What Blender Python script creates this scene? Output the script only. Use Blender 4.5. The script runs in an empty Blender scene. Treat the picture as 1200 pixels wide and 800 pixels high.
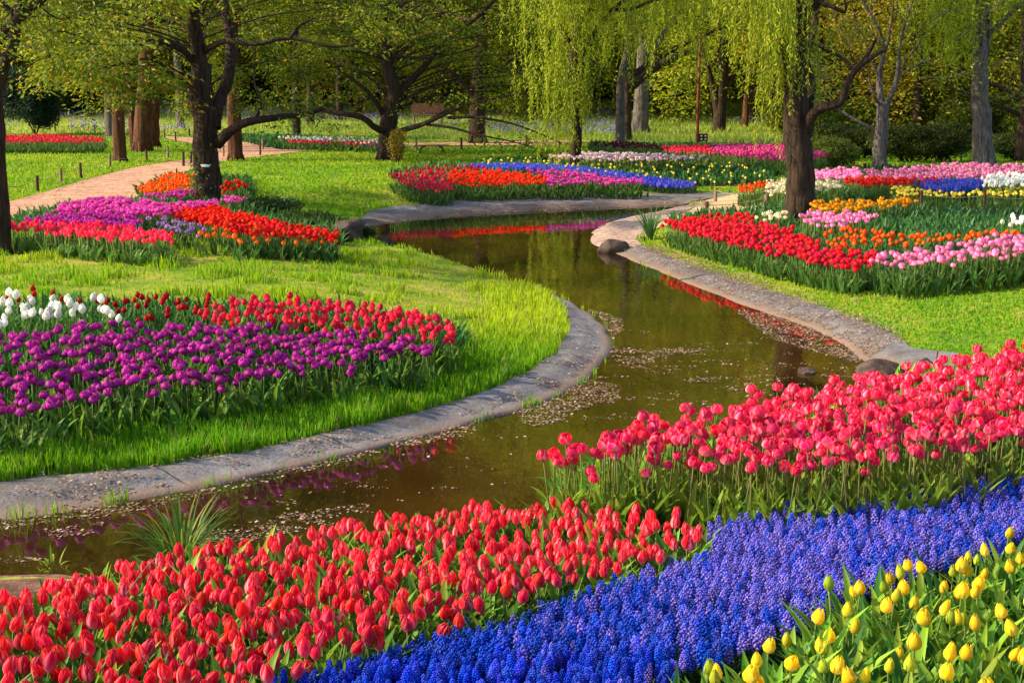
import bpy, bmesh, math, random
import numpy as np
from mathutils import Vector, Matrix, Euler
from mathutils.geometry import delaunay_2d_cdt
random.seed(7); RNG = np.random.default_rng(7)
SC = bpy.context.scene; COL = SC.collection
R = math.radians
# ------------------------------------------------------------------ camera
CAM_H = 2.0; PITCH = R(10.62); F = 1600.0
cam = bpy.data.cameras.new('camera'); cam.lens = 48; cam.sensor_width = 36; cam.clip_end = 3000; cam.clip_start = 0.1
co = bpy.data.objects.new('camera', cam); COL.objects.link(co); SC.camera = co
co.location = (0, 0, CAM_H); co.rotation_euler = (R(90) - PITCH, 0, 0)
# ------------------------------------------------------------------ sky, sun
SUN_TO = Vector((-0.95, -0.02, 0.0)).normalized(); SUN_EL = R(31)
w = bpy.data.worlds.new('World'); SC.world = w; w.use_nodes = True
nt = w.node_tree; bg = nt.nodes['Background']
sky = nt.nodes.new('ShaderNodeTexSky'); sky.sky_type = 'NISHITA'; sky.sun_disc = False
sky.sun_elevation = SUN_EL; sky.sun_rotation = math.atan2(SUN_TO.x, SUN_TO.y)
sky.air_density = 1.0; sky.dust_density = 2.0
nt.links.new(sky.outputs[0], bg.inputs[0]); bg.inputs[1].default_value = 0.15
sl = bpy.data.lights.new('sun', 'SUN'); sl.energy = 5.0; sl.angle = R(0.5); sl.color = (1.0, 0.82, 0.52)
so = bpy.data.objects.new('sun', sl); COL.objects.link(so)
sd = Vector((SUN_TO.x*math.cos(SUN_EL), SUN_TO.y*math.cos(SUN_EL), math.sin(SUN_EL)))
so.rotation_euler = (-sd).to_track_quat('-Z', 'Y').to_euler(); so.location = sd*60
vs = SC.view_settings; vs.view_transform = 'Standard'; vs.look = 'None'; vs.exposure = 0.88; vs.gamma = 1.0; vs.use_curve_mapping = False
try:
    SC.cycles.use_adaptive_sampling = True; SC.cycles.max_bounces = 6; SC.cycles.transparent_max_bounces = 6
except Exception: pass
# ------------------------------------------------------------------ helpers: projection
SP, CP = math.sin(PITCH), math.cos(PITCH)
def sstep(a, b, x):
    t = np.clip((np.asarray(x, float)-a)/(b-a), 0, 1); return t*t*(3-2*t)
def gb(y):           # land level by distance
    return 0.9*sstep(42, 88, y)
def ray(px, py):
    x = (px-600)/F; v = (400-py)/F
    return (x, CP+v*SP, -SP+v*CP)
ZW = -0.35; WATER = None
def land(x, y):     # land level: low at the water's edge
    x = np.asarray(x, float); y = np.asarray(y, float); z = np.array(gb(y), float)
    if WATER is not None: z = z-.30*(1-sstep(0, 4.0, np.where(inpoly(x, y, WATER), 0, pdist(x, y, WATER))))
    return z
def PZ(px, py, z):   # point of the plane z
    d = ray(px, py); t = (z-CAM_H)/d[2]; return (d[0]*t, d[1]*t)
def PG(px, py, h=0.0):   # point of the land (+h)
    z = h
    for _ in range(26):
        x, y = PZ(px, py, z); z = 0.5*z+0.5*(float(land(np.array([x]), np.array([y]))[0])+h)
    return (x, y)
def PD(px, py, Y):   # point at distance Y
    d = ray(px, py); t = Y/d[1]; return Vector((d[0]*t, Y, CAM_H+d[2]*t))
def proj(x, y, z):
    dz = z-CAM_H; f = y*CP-dz*SP; u = y*SP+dz*CP
    return 600+F*x/f, 400-F*u/f
def inpoly(X, Y, P):
    X = np.asarray(X); Y = np.asarray(Y); r = np.zeros(X.shape, bool); n = len(P)
    if X.size < 60:
        A = np.asarray(P, float); B = np.roll(A, -1, 0); x = X.ravel()[:, None]; y = Y.ravel()[:, None]; dy = B[:, 1]-A[:, 1]; dy = np.where(dy == 0, 1e-12, dy)
        return ((((A[:, 1] > y) != (B[:, 1] > y)) & (x < (B[:, 0]-A[:, 0])*(y-A[:, 1])/dy+A[:, 0])).sum(1) % 2 == 1).reshape(X.shape)
    for i in range(n):
        x1, y1 = P[i]; x2, y2 = P[(i+1) % n]
        if y1 == y2: continue
        r ^= ((y1 > Y) != (y2 > Y)) & (X < (x2-x1)*(Y-y1)/(y2-y1)+x1)
    return r
def pdist(X, Y, P, closed=True):
    if np.size(X) < 60:
        A = np.asarray(P, float); B = np.roll(A, -1, 0)
        if not closed: A, B = A[:-1], B[:-1]
        x = np.ravel(X)[:, None]; y = np.ravel(Y)[:, None]; D_ = B-A; t = np.clip(((x-A[:, 0])*D_[:, 0]+(y-A[:, 1])*D_[:, 1])/((D_**2).sum(1)+1e-12), 0, 1)
        return np.hypot(x-A[:, 0]-t*D_[:, 0], y-A[:, 1]-t*D_[:, 1]).min(1).reshape(np.shape(X))
    d = np.full(np.shape(X), 1e9); n = len(P)
    for i in range(n if closed else n-1):
        x1, y1 = P[i]; x2, y2 = P[(i+1) % n]; dx, dy = x2-x1, y2-y1
        t = np.clip(((X-x1)*dx+(Y-y1)*dy)/(dx*dx+dy*dy+1e-12), 0, 1)
        d = np.minimum(d, np.hypot(X-x1-t*dx, Y-y1-t*dy))
    return d
def smooth_line(pts, k=5):
    pts = [np.array(p, float) for p in pts]; out = []
    q = [2*pts[0]-pts[1]]+pts+[2*pts[-1]-pts[-2]]
    for i in range(1, len(q)-2):
        for j in range(k):
            t = j/k; a, b, c, d = q[i-1], q[i], q[i+1], q[i+2]
            out.append(0.5*((2*b)+(-a+c)*t+(2*a-5*b+4*c-d)*t*t+(-a+3*b-3*c+d)*t**3))
    out.append(pts[-1]); return [tuple(p) for p in out]
def vnoise(X, Y, s, seed=0):   # smooth value noise
    X = np.asarray(X)/s+1000; Y = np.asarray(Y)/s+1000
    xi = np.floor(X).astype(np.int64); yi = np.floor(Y).astype(np.int64); fx = X-xi; fy = Y-yi
    fx = fx*fx*(3-2*fx); fy = fy*fy*(3-2*fy)
    def h(a, b):
        v = (a*374761393+b*668265263+seed*974711) & 0x7fffffff; v = ((v ^ (v >> 13))*1274126177) & 0x7fffffff
        return ((v ^ (v >> 16)) & 0xffff)/65535.0
    return (h(xi, yi)*(1-fx)+h(xi+1, yi)*fx)*(1-fy)+(h(xi, yi+1)*(1-fx)+h(xi+1, yi+1)*fx)*fy
# ------------------------------------------------------------------ helpers: objects
def tag(o, label=None, cat=None, group=None, kind=None):
    if label: o['label'] = label
    if cat: o['category'] = cat
    if group: o['group'] = group
    if kind: o['kind'] = kind
    return o
def mesh_np(name, V, T, C=None, mat=None, smooth=True, UV=None):
    me = bpy.data.meshes.new(name); V = np.asarray(V, np.float32); T = np.asarray(T, np.int32); k = T.shape[1]
    me.vertices.add(len(V)); me.vertices.foreach_set('co', V.ravel())
    me.loops.add(T.size); me.loops.foreach_set('vertex_index', T.ravel())
    me.polygons.add(len(T)); me.polygons.foreach_set('loop_start', np.arange(len(T), dtype=np.int32)*k)
    try: me.polygons.foreach_set('loop_total', np.full(len(T), k, np.int32))
    except Exception: pass
    me.update(calc_edges=True)
    me.polygons.foreach_set('use_smooth', np.full(len(T), smooth, bool))
    if C is not None:
        a = me.color_attributes.new('Col', 'FLOAT_COLOR', 'POINT')
        C = np.asarray(C, np.float32)
        if C.shape[1] == 3: C = np.hstack([C, np.ones((len(C), 1), np.float32)])
        a.data.foreach_set('color', C.ravel())
    if UV is not None:
        uv = me.uv_layers.new(name='UVMap'); uv.data.foreach_set('uv', np.asarray(UV, np.float32)[T.ravel()].ravel())
    if mat: me.materials.append(mat)
    me.validate(); return me
def link(name, me, parent=None, loc=(0, 0, 0), rot=(0, 0, 0)):
    o = bpy.data.objects.new(name, me); COL.objects.link(o); o.location = loc; o.rotation_euler = rot
    if parent: o.parent = parent
    return o
def empty(name, loc, rz=0):
    o = bpy.data.objects.new(name, None); COL.objects.link(o); o.location = loc; o.rotation_euler = (0, 0, rz); o.empty_display_size = .1
    return o
def copy_tree(o, parent=None):
    c = o.copy(); COL.objects.link(c); c.parent = parent
    for ch in list(o.children): copy_tree(ch, c)
    return c
class G:             # geometry collector (triangles)
    def __init__(s): s.V = []; s.T = []; s.C = []; s.n = 0
    def add(s, V, T, C=None):
        V = np.asarray(V, float).reshape(-1, 3); T = np.asarray(T, int).reshape(-1, 3)
        s.V.append(V); s.T.append(T+s.n); s.n += len(V)
        if C is None: C = (1, 1, 1)
        C = np.asarray(C, float)
        if C.ndim == 1: C = np.tile(C, (len(V), 1))
        s.C.append(C); return s
    def get(s): return np.vstack(s.V), np.vstack(s.T), np.vstack(s.C)
    def mesh(s, name, mat, off=None, smooth=True):
        V, T, C = s.get()
        if off is not None: V = V-np.array(off)
        return mesh_np(name, V, T, C, mat, smooth)
def grid_faces(nu, nv, wrap=False):
    T = []
    for j in range(nv-1):
        for i in range(nu if wrap else nu-1):
            a = j*nu+i; b = j*nu+(i+1) % nu; T += [(a, b, b+nu), (a, b+nu, a+nu)]
    return T
def tube(path, rad, sides=7, jag=0.0, rng=random):
    P = [Vector(p) for p in path]; n = len(P); V = []
    up = Vector((0.13, 0.31, 0.94)).normalized(); x = None
    for i in range(n):
        t = (P[min(i+1, n-1)]-P[max(i-1, 0)]).normalized()
        if x is None:
            x = t.cross(Vector((0, 1, 0.05))); x = x.normalized() if x.length > 1e-3 else Vector((1, 0, 0))
        x = (x-t*x.dot(t)).normalized(); y = t.cross(x)
        for k in range(sides):
            a = 2*math.pi*k/sides; r = rad[i]*(1+jag*(math.sin(3*a+i*.7)*.5+rng.uniform(-.5, .5)))
            V.append(P[i]+x*(math.cos(a)*r)+y*(math.sin(a)*r))
    V.append(P[-1].copy()); T = grid_faces(sides, n, True); b = (n-1)*sides
    T += [(b+k, b+(k+1) % sides, n*sides) for k in range(sides)]
    return np.array(V), np.array(T)
def box(cx, cy, cz, sx, sy, sz, rz=0, bev=0):
    V = np.array([(x, y, z) for x in (-.5, .5) for y in (-.5, .5) for z in (-.5, .5)])*(sx, sy, sz)
    c, s = math.cos(rz), math.sin(rz); V = V@np.array([[c, s, 0], [-s, c, 0], [0, 0, 1]])+(cx, cy, cz)
    Q = [(0, 1, 3, 2), (4, 6, 7, 5), (0, 4, 5, 1), (2, 3, 7, 6), (0, 2, 6, 4), (1, 5, 7, 3)]
    return V, np.array([t for q in Q for t in ((q[0], q[1], q[2]), (q[0], q[2], q[3]))])
def rot_z(a):        # batch rotation about z (+tilt)
    c, s = np.cos(a), np.sin(a); z = np.zeros_like(c); o = z+1
    return np.stack([np.stack([c, -s, z], -1), np.stack([s, c, z], -1), np.stack([z, z, o], -1)], -2)
def rot_x(a):
    c, s = np.cos(a), np.sin(a); z = np.zeros_like(c); o = z+1
    return np.stack([np.stack([o, z, z], -1), np.stack([z, c, -s], -1), np.stack([z, s, c], -1)], -2)
def scatter(g, protos, P, scale, rng, tilt=.12, jit=.18, which=None):
    """many copies of small protos merged into collector g"""
    P = np.asarray(P, float); n = len(P)
    if n == 0: return
    which = rng.integers(0, len(protos), n) if which is None else which; scale = np.broadcast_to(scale, (n,))
    for k, (V, T, C) in enumerate(protos):
        m = np.where(which == k)[0]
        if len(m) == 0: continue
        Rm = rot_z(rng.uniform(0, 6.283, len(m)))@rot_x(rng.normal(0, tilt, len(m)))@rot_z(rng.uniform(0, 6.283, len(m)))
        VV = np.einsum('nij,vj->nvi', Rm, V)*scale[m][:, None, None]+P[m][:, None, :]
        TT = T[None]+(np.arange(len(m))*len(V))[:, None, None]
        br = np.exp(rng.normal(0, jit, (len(m), 1, 1)))*(1+rng.normal(0, jit*.35, (len(m), 1, 3)))
        CC = np.clip(C[None]*br, 0, .95)
        g.add(VV.reshape(-1, 3), TT.reshape(-1, 3), CC.reshape(-1, 3))
# ------------------------------------------------------------------ materials
def mat_new(name):
    m = bpy.data.materials.new(name); m.use_nodes = True; n = m.node_tree; n.nodes.clear()
    out = n.nodes.new('ShaderNodeOutputMaterial'); return m, n, out
def N(n, t, **k):
    x = n.nodes.new(t)
    for a, b in k.items(): setattr(x, a, b)
    return x
def thin_mat(name, trans=.35, rough=.5, spec=.3, rnd=.25, noise=0, hue=.01):
    """colour attribute, object random variation, part of the light let through"""
    m, n, out = mat_new(name); L = n.links.new
    a = N(n, 'ShaderNodeAttribute', attribute_name='Col'); oi = N(n, 'ShaderNodeObjectInfo')
    hs = N(n, 'ShaderNodeHueSaturation'); mr = N(n, 'ShaderNodeMapRange'); mr.inputs[3].default_value = 1-rnd; mr.inputs[4].default_value = 1+rnd
    L(oi.outputs['Random'], mr.inputs[0]); L(mr.outputs[0], hs.inputs['Value']); L(a.outputs['Color'], hs.inputs['Color'])
    mu = N(n, 'ShaderNodeMath', operation='MULTIPLY_ADD'); mh = N(n, 'ShaderNodeMath', operation='FRACT'); m7 = N(n, 'ShaderNodeMath', operation='MULTIPLY')
    m7.inputs[1].default_value = 7.31; L(oi.outputs['Random'], m7.inputs[0]); L(m7.outputs[0], mh.inputs[0]); L(mh.outputs[0], mu.inputs[0])
    mu.inputs[1].default_value = 2*hue; mu.inputs[2].default_value = .5-hue; L(mu.outputs[0], hs.inputs['Hue'])
    colr = hs.outputs[0]
    p = N(n, 'ShaderNodeBsdfPrincipled'); p.inputs['Roughness'].default_value = rough; p.inputs['Specular IOR Level'].default_value = spec
    t = N(n, 'ShaderNodeBsdfTranslucent'); mx = N(n, 'ShaderNodeMixShader'); mx.inputs[0].default_value = trans
    L(colr, p.inputs['Base Color']); L(colr, t.inputs['Color'])
    L(p.outputs[0], mx.inputs[1]); L(t.outputs[0], mx.inputs[2]); L(mx.outputs[0], out.inputs[0])
    return m
M_petal = thin_mat('petal', .36, .5, .12, .26, hue=.008)
M_leaf = thin_mat('leaf', .45, .5, .2, .2, hue=.02)
M_grass = thin_mat('grass', .42, .55, .25, 0, hue=0)
M_crown = thin_mat('crown_leaf', .50, .5, .3, .12, hue=.012)
M_debris = thin_mat('debris', .1, .7, .2, 0, hue=0)
def rock_mat(name, c1, c2, scale=6, rough=.85, bump=.5, vert=1.0, obj=True):
    m, n, out = mat_new(name); L = n.links.new
    tc = N(n, 'ShaderNodeTexCoord'); mp = N(n, 'ShaderNodeMapping'); mp.inputs['Scale'].default_value = (1, 1, vert)
    L(tc.outputs['Object'], mp.inputs[0])
    nz = N(n, 'ShaderNodeTexNoise'); nz.inputs['Scale'].default_value = scale; nz.inputs['Detail'].default_value = 9; nz.inputs['Roughness'].default_value = .65
    L(mp.outputs[0], nz.inputs[0])
    cr = N(n, 'ShaderNodeValToRGB'); e = cr.color_ramp.elements; e[0].position = .32; e[0].color = (*c1, 1); e[1].position = .68; e[1].color = (*c2, 1)
    L(nz.outputs[0], cr.inputs[0]); p = N(n, 'ShaderNodeBsdfPrincipled'); p.inputs['Roughness'].default_value = rough; p.inputs['Specular IOR Level'].default_value = .25
    L(cr.outputs[0], p.inputs['Base Color']); b = N(n, 'ShaderNodeBump'); b.inputs['Strength'].default_value = bump; b.inputs['Distance'].default_value = .05
    L(nz.outputs[0], b.inputs['Height']); L(b.outputs[0], p.inputs['Normal']); L(p.outputs[0], out.inputs[0]); return m
M_bark = rock_mat('bark', (.006, .004, .003), (.075, .047, .030), 26, .95, 1.0, .14)
M_bark_red = rock_mat('bark_red', (.015, .006, .004), (.17, .070, .032), 22, .95, 1.0, .10)
M_bark_grey = rock_mat('bark_grey', (.04, .033, .032), (.21, .18, .175), 20, .95, 1.0, .22)
M_rock = rock_mat('rock', (.02, .013, .012), (.13, .09, .075), 7, .85, .8)
M_wood = rock_mat('wood', (.12, .07, .04), (.30, .19, .12), 12, .8, .4, .2)
M_wood_dark = rock_mat('wood_dark', (.03, .012, .008), (.09, .035, .02), 12, .8, .4, .2)
M_brown_slat = rock_mat('brown_slat', (.22, .09, .06), (.36, .17, .11), 10, .6, .2)
M_black = rock_mat('black_metal', (.01, .01, .01), (.025, .022, .02), 10, .5, .1)
M_red_metal = rock_mat('red_metal', (.11, .02, .012), (.17, .035, .02), 8, .5, .1)
M_white = rock_mat('white_paint', (.6, .6, .58), (.8, .8, .78), 10, .5, .05)
M_rope = rock_mat('rope', (.2, .15, .09), (.35, .27, .17), 30, .9, .2)
M_soil = rock_mat('soil', (.018, .009, .005), (.07, .035, .02), 25, .95, 1.0)
def world_noise_mat(name, stops, scale, bump, rough=.9, dist=.02, fine=0, spec=.2):
    m, n, out = mat_new(name); L = n.links.new
    g = N(n, 'ShaderNodeNewGeometry')
    a = N(n, 'ShaderNodeTexNoise'); a.inputs['Scale'].default_value = scale; a.inputs['Detail'].default_value = 8; a.inputs['Roughness'].default_value = .7
    L(g.outputs['Position'], a.inputs[0]); cr = N(n, 'ShaderNodeValToRGB'); el = cr.color_ramp.elements
    while len(el) < len(stops): el.new(.5)
    for e, (p_, c) in zip(el, stops): e.position = p_; e.color = (*c, 1)
    L(a.outputs[0], cr.inputs[0]); colr = cr.outputs[0]; h = a.outputs[0]
    if fine:
        v = N(n, 'ShaderNodeTexVoronoi'); v.inputs['Scale'].default_value = fine; L(g.outputs['Position'], v.inputs[0])
        mx = N(n, 'ShaderNodeMix', data_type='RGBA', blend_type='MULTIPLY'); mx.inputs[0].default_value = .75
        bw = N(n, 'ShaderNodeMapRange'); bw.inputs[3].default_value = .45; bw.inputs[4].default_value = 1.45
        sp = N(n, 'ShaderNodeSeparateColor'); L(v.outputs['Color'], sp.inputs[0]); L(sp.outputs[0], bw.inputs[0])
        L(colr, mx.inputs['A']); L(bw.outputs[0], mx.inputs['B']); colr = mx.outputs['Result']
        ad = N(n, 'ShaderNodeMath', operation='ADD'); L(a.outputs[0], ad.inputs[0]); L(sp.outputs[1], ad.inputs[1]); h = ad.outputs[0]
    p = N(n, 'ShaderNodeBsdfPrincipled'); p.inputs['Roughness'].default_value = rough; p.inputs['Specular IOR Level'].default_value = spec
    L(colr, p.inputs['Base Color']); b = N(n, 'ShaderNodeBump'); b.inputs['Strength'].default_value = bump; b.inputs['Distance'].default_value = dist
    L(h, b.inputs['Height']); L(b.outputs[0], p.inputs['Normal']); L(p.outputs[0], out.inputs[0]); return m
M_chips = world_noise_mat('wood_chip', [(.3, (.34, .17, .11)), (.7, (.60, .37, .27))], 2.0, .8, .95, .02, 22)
M_sand = world_noise_mat('sand', [(.3, (.42, .29, .15)), (.7, (.60, .46, .26))], 1.6, .5, .95, .01, 40)
M_gravel = world_noise_mat('gravel', [(.3, (.28, .18, .15)), (.7, (.48, .36, .31))], 5, 1.0, .9, .03, 25)
# ------------------------------------------------------------------ outlines traced on the ground
W = lambda L_: [PZ(a, b, ZW) for a, b in L_]
Lg = lambda L_: [PG(a, b) for a, b in L_]
in_left = smooth_line(W([(-330, 640), (-150, 628), (0, 611), (60, 604), (130, 592), (210, 577), (300, 559), (400, 537), (480, 517), (560, 495), (620, 478), (670, 458), (704, 432), (718, 408), (712, 386), (690, 366), (655, 349)]))
in_left2 = smooth_line(W([(655, 349), (618, 333), (575, 317), (520, 300), (470, 290), (438, 283), (425, 272)]))
far_in = smooth_line(W([(425, 272), (440, 264), (500, 256), (600, 249), (700, 244), (770, 241), (800, 240)]))
grav_in = smooth_line(W([(800, 240), (770, 248), (720, 258), (695, 268), (688, 282), (700, 291), (722, 298)]))
in_right = smooth_line(W([(722, 298), (760, 314), (800, 330), (850, 350), (900, 368), (950, 386), (985, 404), (1010, 424), (1060, 440), (1120, 448)]))
near_in = W([(1120, 448), (1040, 470), (960, 500), (880, 530), (800, 558), (720, 580), (660, 596), (560, 636), (470, 650), (400, 660), (330, 668), (230, 674), (130, 670), (70, 664), (0, 666), (-200, 676), (-420, 690)])
WATER = in_left+in_left2[1:]+far_in[1:]+grav_in[1:]+in_right[1:]+near_in[1:]
WATER.append(PZ(-420, 650, ZW))
NEARBANK = near_in+[(-8, 3), (8, 3), (12, 10)]
out_left = smooth_line(Lg([(-330, 588), (-150, 577), (0, 566), (60, 560), (130, 553), (210, 543), (300, 528), (400, 505), (480, 487), (560, 463), (620, 437), (652, 414), (664, 392), (667, 378), (660, 362), (640, 344)]))
far_out = smooth_line(Lg([(418, 262), (438, 247), (500, 239), (600, 232), (700, 229), (800, 227), (868, 227)]))
out_right = smooth_line(Lg([(752, 288), (790, 303), (830, 318), (880, 334), (930, 350), (980, 366), (1030, 386), (1056, 400), (1070, 410), (1120, 416)]))
AP_LEFT = in_left+out_left[::-1]
AP_FAR = far_in+far_out[::-1]
AP_RIGHT = in_right+out_right[::-1]
SANDP = Lg([(868, 227), (900, 229), (930, 236), (960, 243), (1300, 240), (1300, 256), (1100, 254), (960, 252), (900, 250), (860, 254), (800, 260), (770, 268), (757, 278), (722, 284), (740, 262), (770, 248), (800, 238), (840, 232)])
GRAVEL = grav_in+Lg([(752, 288), (745, 281), (757, 270), (790, 255), (815, 243), (800, 238)])
CHIPS = smooth_line(Lg([(-200, 300), (5, 268), (62, 250), (150, 236), (190, 214), (225, 199), (262, 190), (300, 184), (360, 178), (450, 173), (560, 171), (640, 171)]))+Lg([(700, 165), (640, 165), (540, 167), (440, 169), (350, 171), (290, 166), (250, 163), (190, 160), (195, 163), (230, 170), (255, 178), (240, 186), (200, 190), (150, 198), (100, 212), (60, 224), (0, 240), (-200, 262)])
NEARP = Lg([(-300, 668), (0, 660), (78, 657), (112, 668), (90, 700), (-300, 720)])

# flower beds: kind, head height, spacing, outline of the heads in the photograph
BEDS = [
 # foreground
 ('red', .25, .083, [(-80, 700), (0, 690), (60, 672), (150, 653), (230, 638), (330, 624), (430, 598), (540, 584), (640, 582), (730, 590), (822, 604), (824, 628), (770, 646), (700, 664), (620, 694), (540, 718), (450, 742), (350, 775), (270, 812), (180, 880), (-80, 900)]),
 ('pink', .50, .082, [(642, 521), (690, 507), (745, 493), (800, 474), (850, 470), (900, 452), (960, 446), (1010, 430), (1060, 424), (1100, 416), (1150, 408), (1300, 398), (1300, 485), (1200, 492), (1120, 512), (1040, 522), (960, 530), (880, 532), (800, 526), (720, 530), (650, 532)]),
 ('grape', .19, .0415, [(250, 815), (380, 778), (480, 748), (600, 716), (700, 684), (775, 662), (832, 644), (838, 610), (900, 598), (1000, 576), (1100, 560), (1200, 548), (1300, 538), (1300, 610), (1200, 616), (1150, 640), (1080, 655), (1040, 676), (990, 690), (960, 710), (905, 735), (870, 750), (800, 775), (720, 810), (640, 880), (180, 880)]),
 ('yellow', .31, .135, [(700, 822), (790, 782), (860, 758), (905, 740), (980, 690), (1010, 668), (1060, 650), (1120, 635), (1200, 618), (1320, 600), (1320, 900), (660, 900)]),
 # left lawn
 ('purple', .36, .102, [(-60, 395), (0, 392), (60, 382), (120, 376), (200, 378), (250, 377), (330, 380), (400, 384), (460, 390), (520, 400), (505, 407), (450, 414), (380, 428), (300, 442), (230, 448), (170, 455), (80, 470), (20, 482), (-60, 490)]),
 ('scarlet', .36, .095, [(238, 362), (255, 353), (290, 348), (340, 346), (420, 354), (480, 364), (528, 374), (546, 386), (532, 396), (480, 392), (400, 384), (330, 377), (250, 373)]),
 ('white', .38, .13, [(-30, 352), (30, 344), (70, 346), (100, 348), (138, 356), (140, 370), (90, 376), (0, 378), (-30, 376)]),
 ('darkred', .34, .14, [(-30, 338), (60, 337), (150, 343), (240, 340), (262, 339), (250, 350), (222, 366), (170, 374), (140, 360), (110, 348), (70, 344), (0, 343)]),
 # bed by the left path
 ('magenta', .38, .10, [(62, 244), (78, 236), (110, 231), (160, 232), (200, 237), (250, 233), (256, 237), (215, 241), (195, 246), (150, 249), (110, 246)]),
 ('purple', .36, .10, [(26, 256), (50, 251), (75, 247), (110, 248), (150, 250), (170, 258), (160, 262), (100, 258), (50, 258)]),
 ('scarlet', .34, .095, [(8, 261), (40, 258), (100, 259), (150, 263), (200, 270), (206, 277), (150, 276), (90, 271), (40, 265), (8, 264)]),
 ('lilac', .28, .21, [(168, 256), (195, 250), (225, 255), (250, 268), (235, 272), (200, 269)]),
 ('vermilion', .34, .10, [(190, 240), (215, 238), (258, 242), (300, 252), (340, 261), (394, 269), (394, 276), (350, 273), (290, 270), (250, 260), (215, 252)]),
 ('orange', .28, .24, [(218, 272), (260, 266), (330, 272), (395, 276), (395, 281), (330, 280), (270, 279)]),
 ('orange', .34, .12, [(160, 219), (175, 211), (205, 200), (226, 203), (226, 218), (200, 221), (172, 224)]),
 ('magenta', .32, .12, [(168, 225), (226, 221), (222, 229), (190, 229), (165, 226)]),
 ('vermilion', .40, .16, [(256, 212), (285, 209), (291, 215), (270, 222), (256, 222)]),
 ('magenta', .34, .17, [(258, 229), (288, 228), (280, 234), (258, 236)]),
 # far left
 ('scarlet', .40, .14, [(-60, 160), (0, 158), (60, 157), (118, 160), (122, 164), (60, 165), (0, 165), (-60, 166)]),
 ('white', .35, .17, [(318, 160), (400, 160), (440, 163), (440, 166), (360, 163)]),
 ('scarlet', .30, .17, [(335, 163), (440, 166), (440, 168), (380, 167), (335, 165)]),
 ('grape', .2, .10, [(420, 167), (452, 167), (452, 170), (422, 170)]),
 # bed beyond the pond
 ('darkred', .36, .12, [(456, 203), (480, 197), (500, 194), (560, 193), (584, 197), (540, 201), (500, 201), (460, 206)]),
 ('scarlet', .36, .095, [(454, 205), (500, 200), (528, 202), (530, 220), (510, 221), (480, 216)]),
 ('vermilion', .38, .095, [(526, 200), (580, 198), (640, 206), (638, 212), (560, 214), (528, 213)]),
 ('magenta', .38, .11, [(614, 198), (650, 197), (700, 203), (760, 210), (745, 213), (700, 212), (640, 214), (640, 206)]),
 ('grape', .21, .052, [(540, 193), (600, 191), (650, 193), (700, 198), (760, 206), (815, 213), (812, 217), (770, 216), (740, 211), (700, 204), (640, 197), (590, 197)]),
 ('smallyellow', .26, .38, [(548, 190), (575, 184), (680, 182), (760, 183), (870, 190), (905, 197), (898, 210), (862, 214), (820, 212), (740, 205), (680, 197), (620, 191)]),
 ('palepink', .40, .13, [(640, 182), (700, 177), (760, 180), (834, 183), (800, 184), (740, 186), (700, 185)]),
 ('blackpurple', .42, .17, [(690, 167), (720, 165), (770, 169), (785, 172), (720, 171)]),
 ('scarlet', .42, .14, [(778, 170), (832, 170), (836, 176), (780, 176)]),
 ('hotpink', .42, .12, [(832, 169), (880, 168), (935, 169), (978, 170), (966, 180), (940, 186), (890, 182), (836, 177)]),
 # right side rows
 ('orange', .36, .12, [(862, 218), (900, 212), (908, 215), (870, 221)]),
 ('rose', .42, .12, [(952, 198), (1000, 195), (1010, 199), (1010, 205), (952, 206)]),
 ('rose', .42, .12, [(1012, 199), (1060, 196), (1110, 191), (1165, 192), (1300, 197), (1300, 204), (1120, 206), (1020, 205)]),
 ('darkred2', .36, .10, [(984, 208), (1050, 206), (1110, 208), (1096, 212), (1010, 214)]),
 ('cream', .38, .13, [(900, 212), (920, 209), (955, 212), (988, 212), (988, 216), (955, 219), (920, 224), (900, 223)]),
 ('grape', .34, .055, [(1070, 212), (1090, 209), (1153, 208), (1153, 217), (1120, 220), (1088, 218)]),
 ('white', .42, .11, [(1153, 205), (1200, 201), (1300, 200), (1300, 212), (1153, 214)]),
 ('smallyellow', .30, .12, [(1045, 217), (1066, 216), (1085, 221), (1125, 223), (1165, 219), (1300, 215), (1300, 225), (1050, 225)]),
 ('amber', .38, .11, [(952, 235), (1000, 234), (1060, 231), (1078, 234), (1040, 238), (990, 244), (952, 246)]),
 ('rose', .38, .10, [(938, 252), (960, 247), (1025, 249), (1028, 255), (980, 260), (945, 258)]),
 ('orange', .34, .13, [(966, 270), (1000, 264), (1060, 272), (1120, 270), (1190, 266), (1300, 262), (1300, 272), (1130, 276), (1060, 282), (970, 282)]),
 ('rose', .42, .105, [(1024, 300), (1040, 292), (1100, 285), (1140, 278), (1200, 271), (1300, 266), (1300, 288), (1200, 290), (1120, 302), (1050, 306)]),
 ('crimson', .36, .090, [(780, 260), (830, 256), (880, 258), (925, 266), (950, 278), (965, 288), (1000, 290), (1035, 294), (1024, 304), (1000, 310), (960, 304), (900, 291), (860, 281), (805, 268)]),
 ('darkred2', .34, .11, [(778, 257), (820, 252), (880, 249), (884, 255), (830, 256), (795, 261)]),
 ('cream', .34, .14, [(884, 251), (925, 246), (928, 252), (895, 256)]),
 ('white', .36, .17, [(1172, 256), (1200, 250), (1300, 247), (1300, 256), (1200, 259)]),
 ('vermilion', .5, .12, [(1160, 404), (1200, 393), (1300, 385), (1300, 396), (1190, 404)]),
]
BEDW = [(k, h, s, [PG(a, b, h) for a, b in P]) for k, h, s, P in BEDS]
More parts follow.
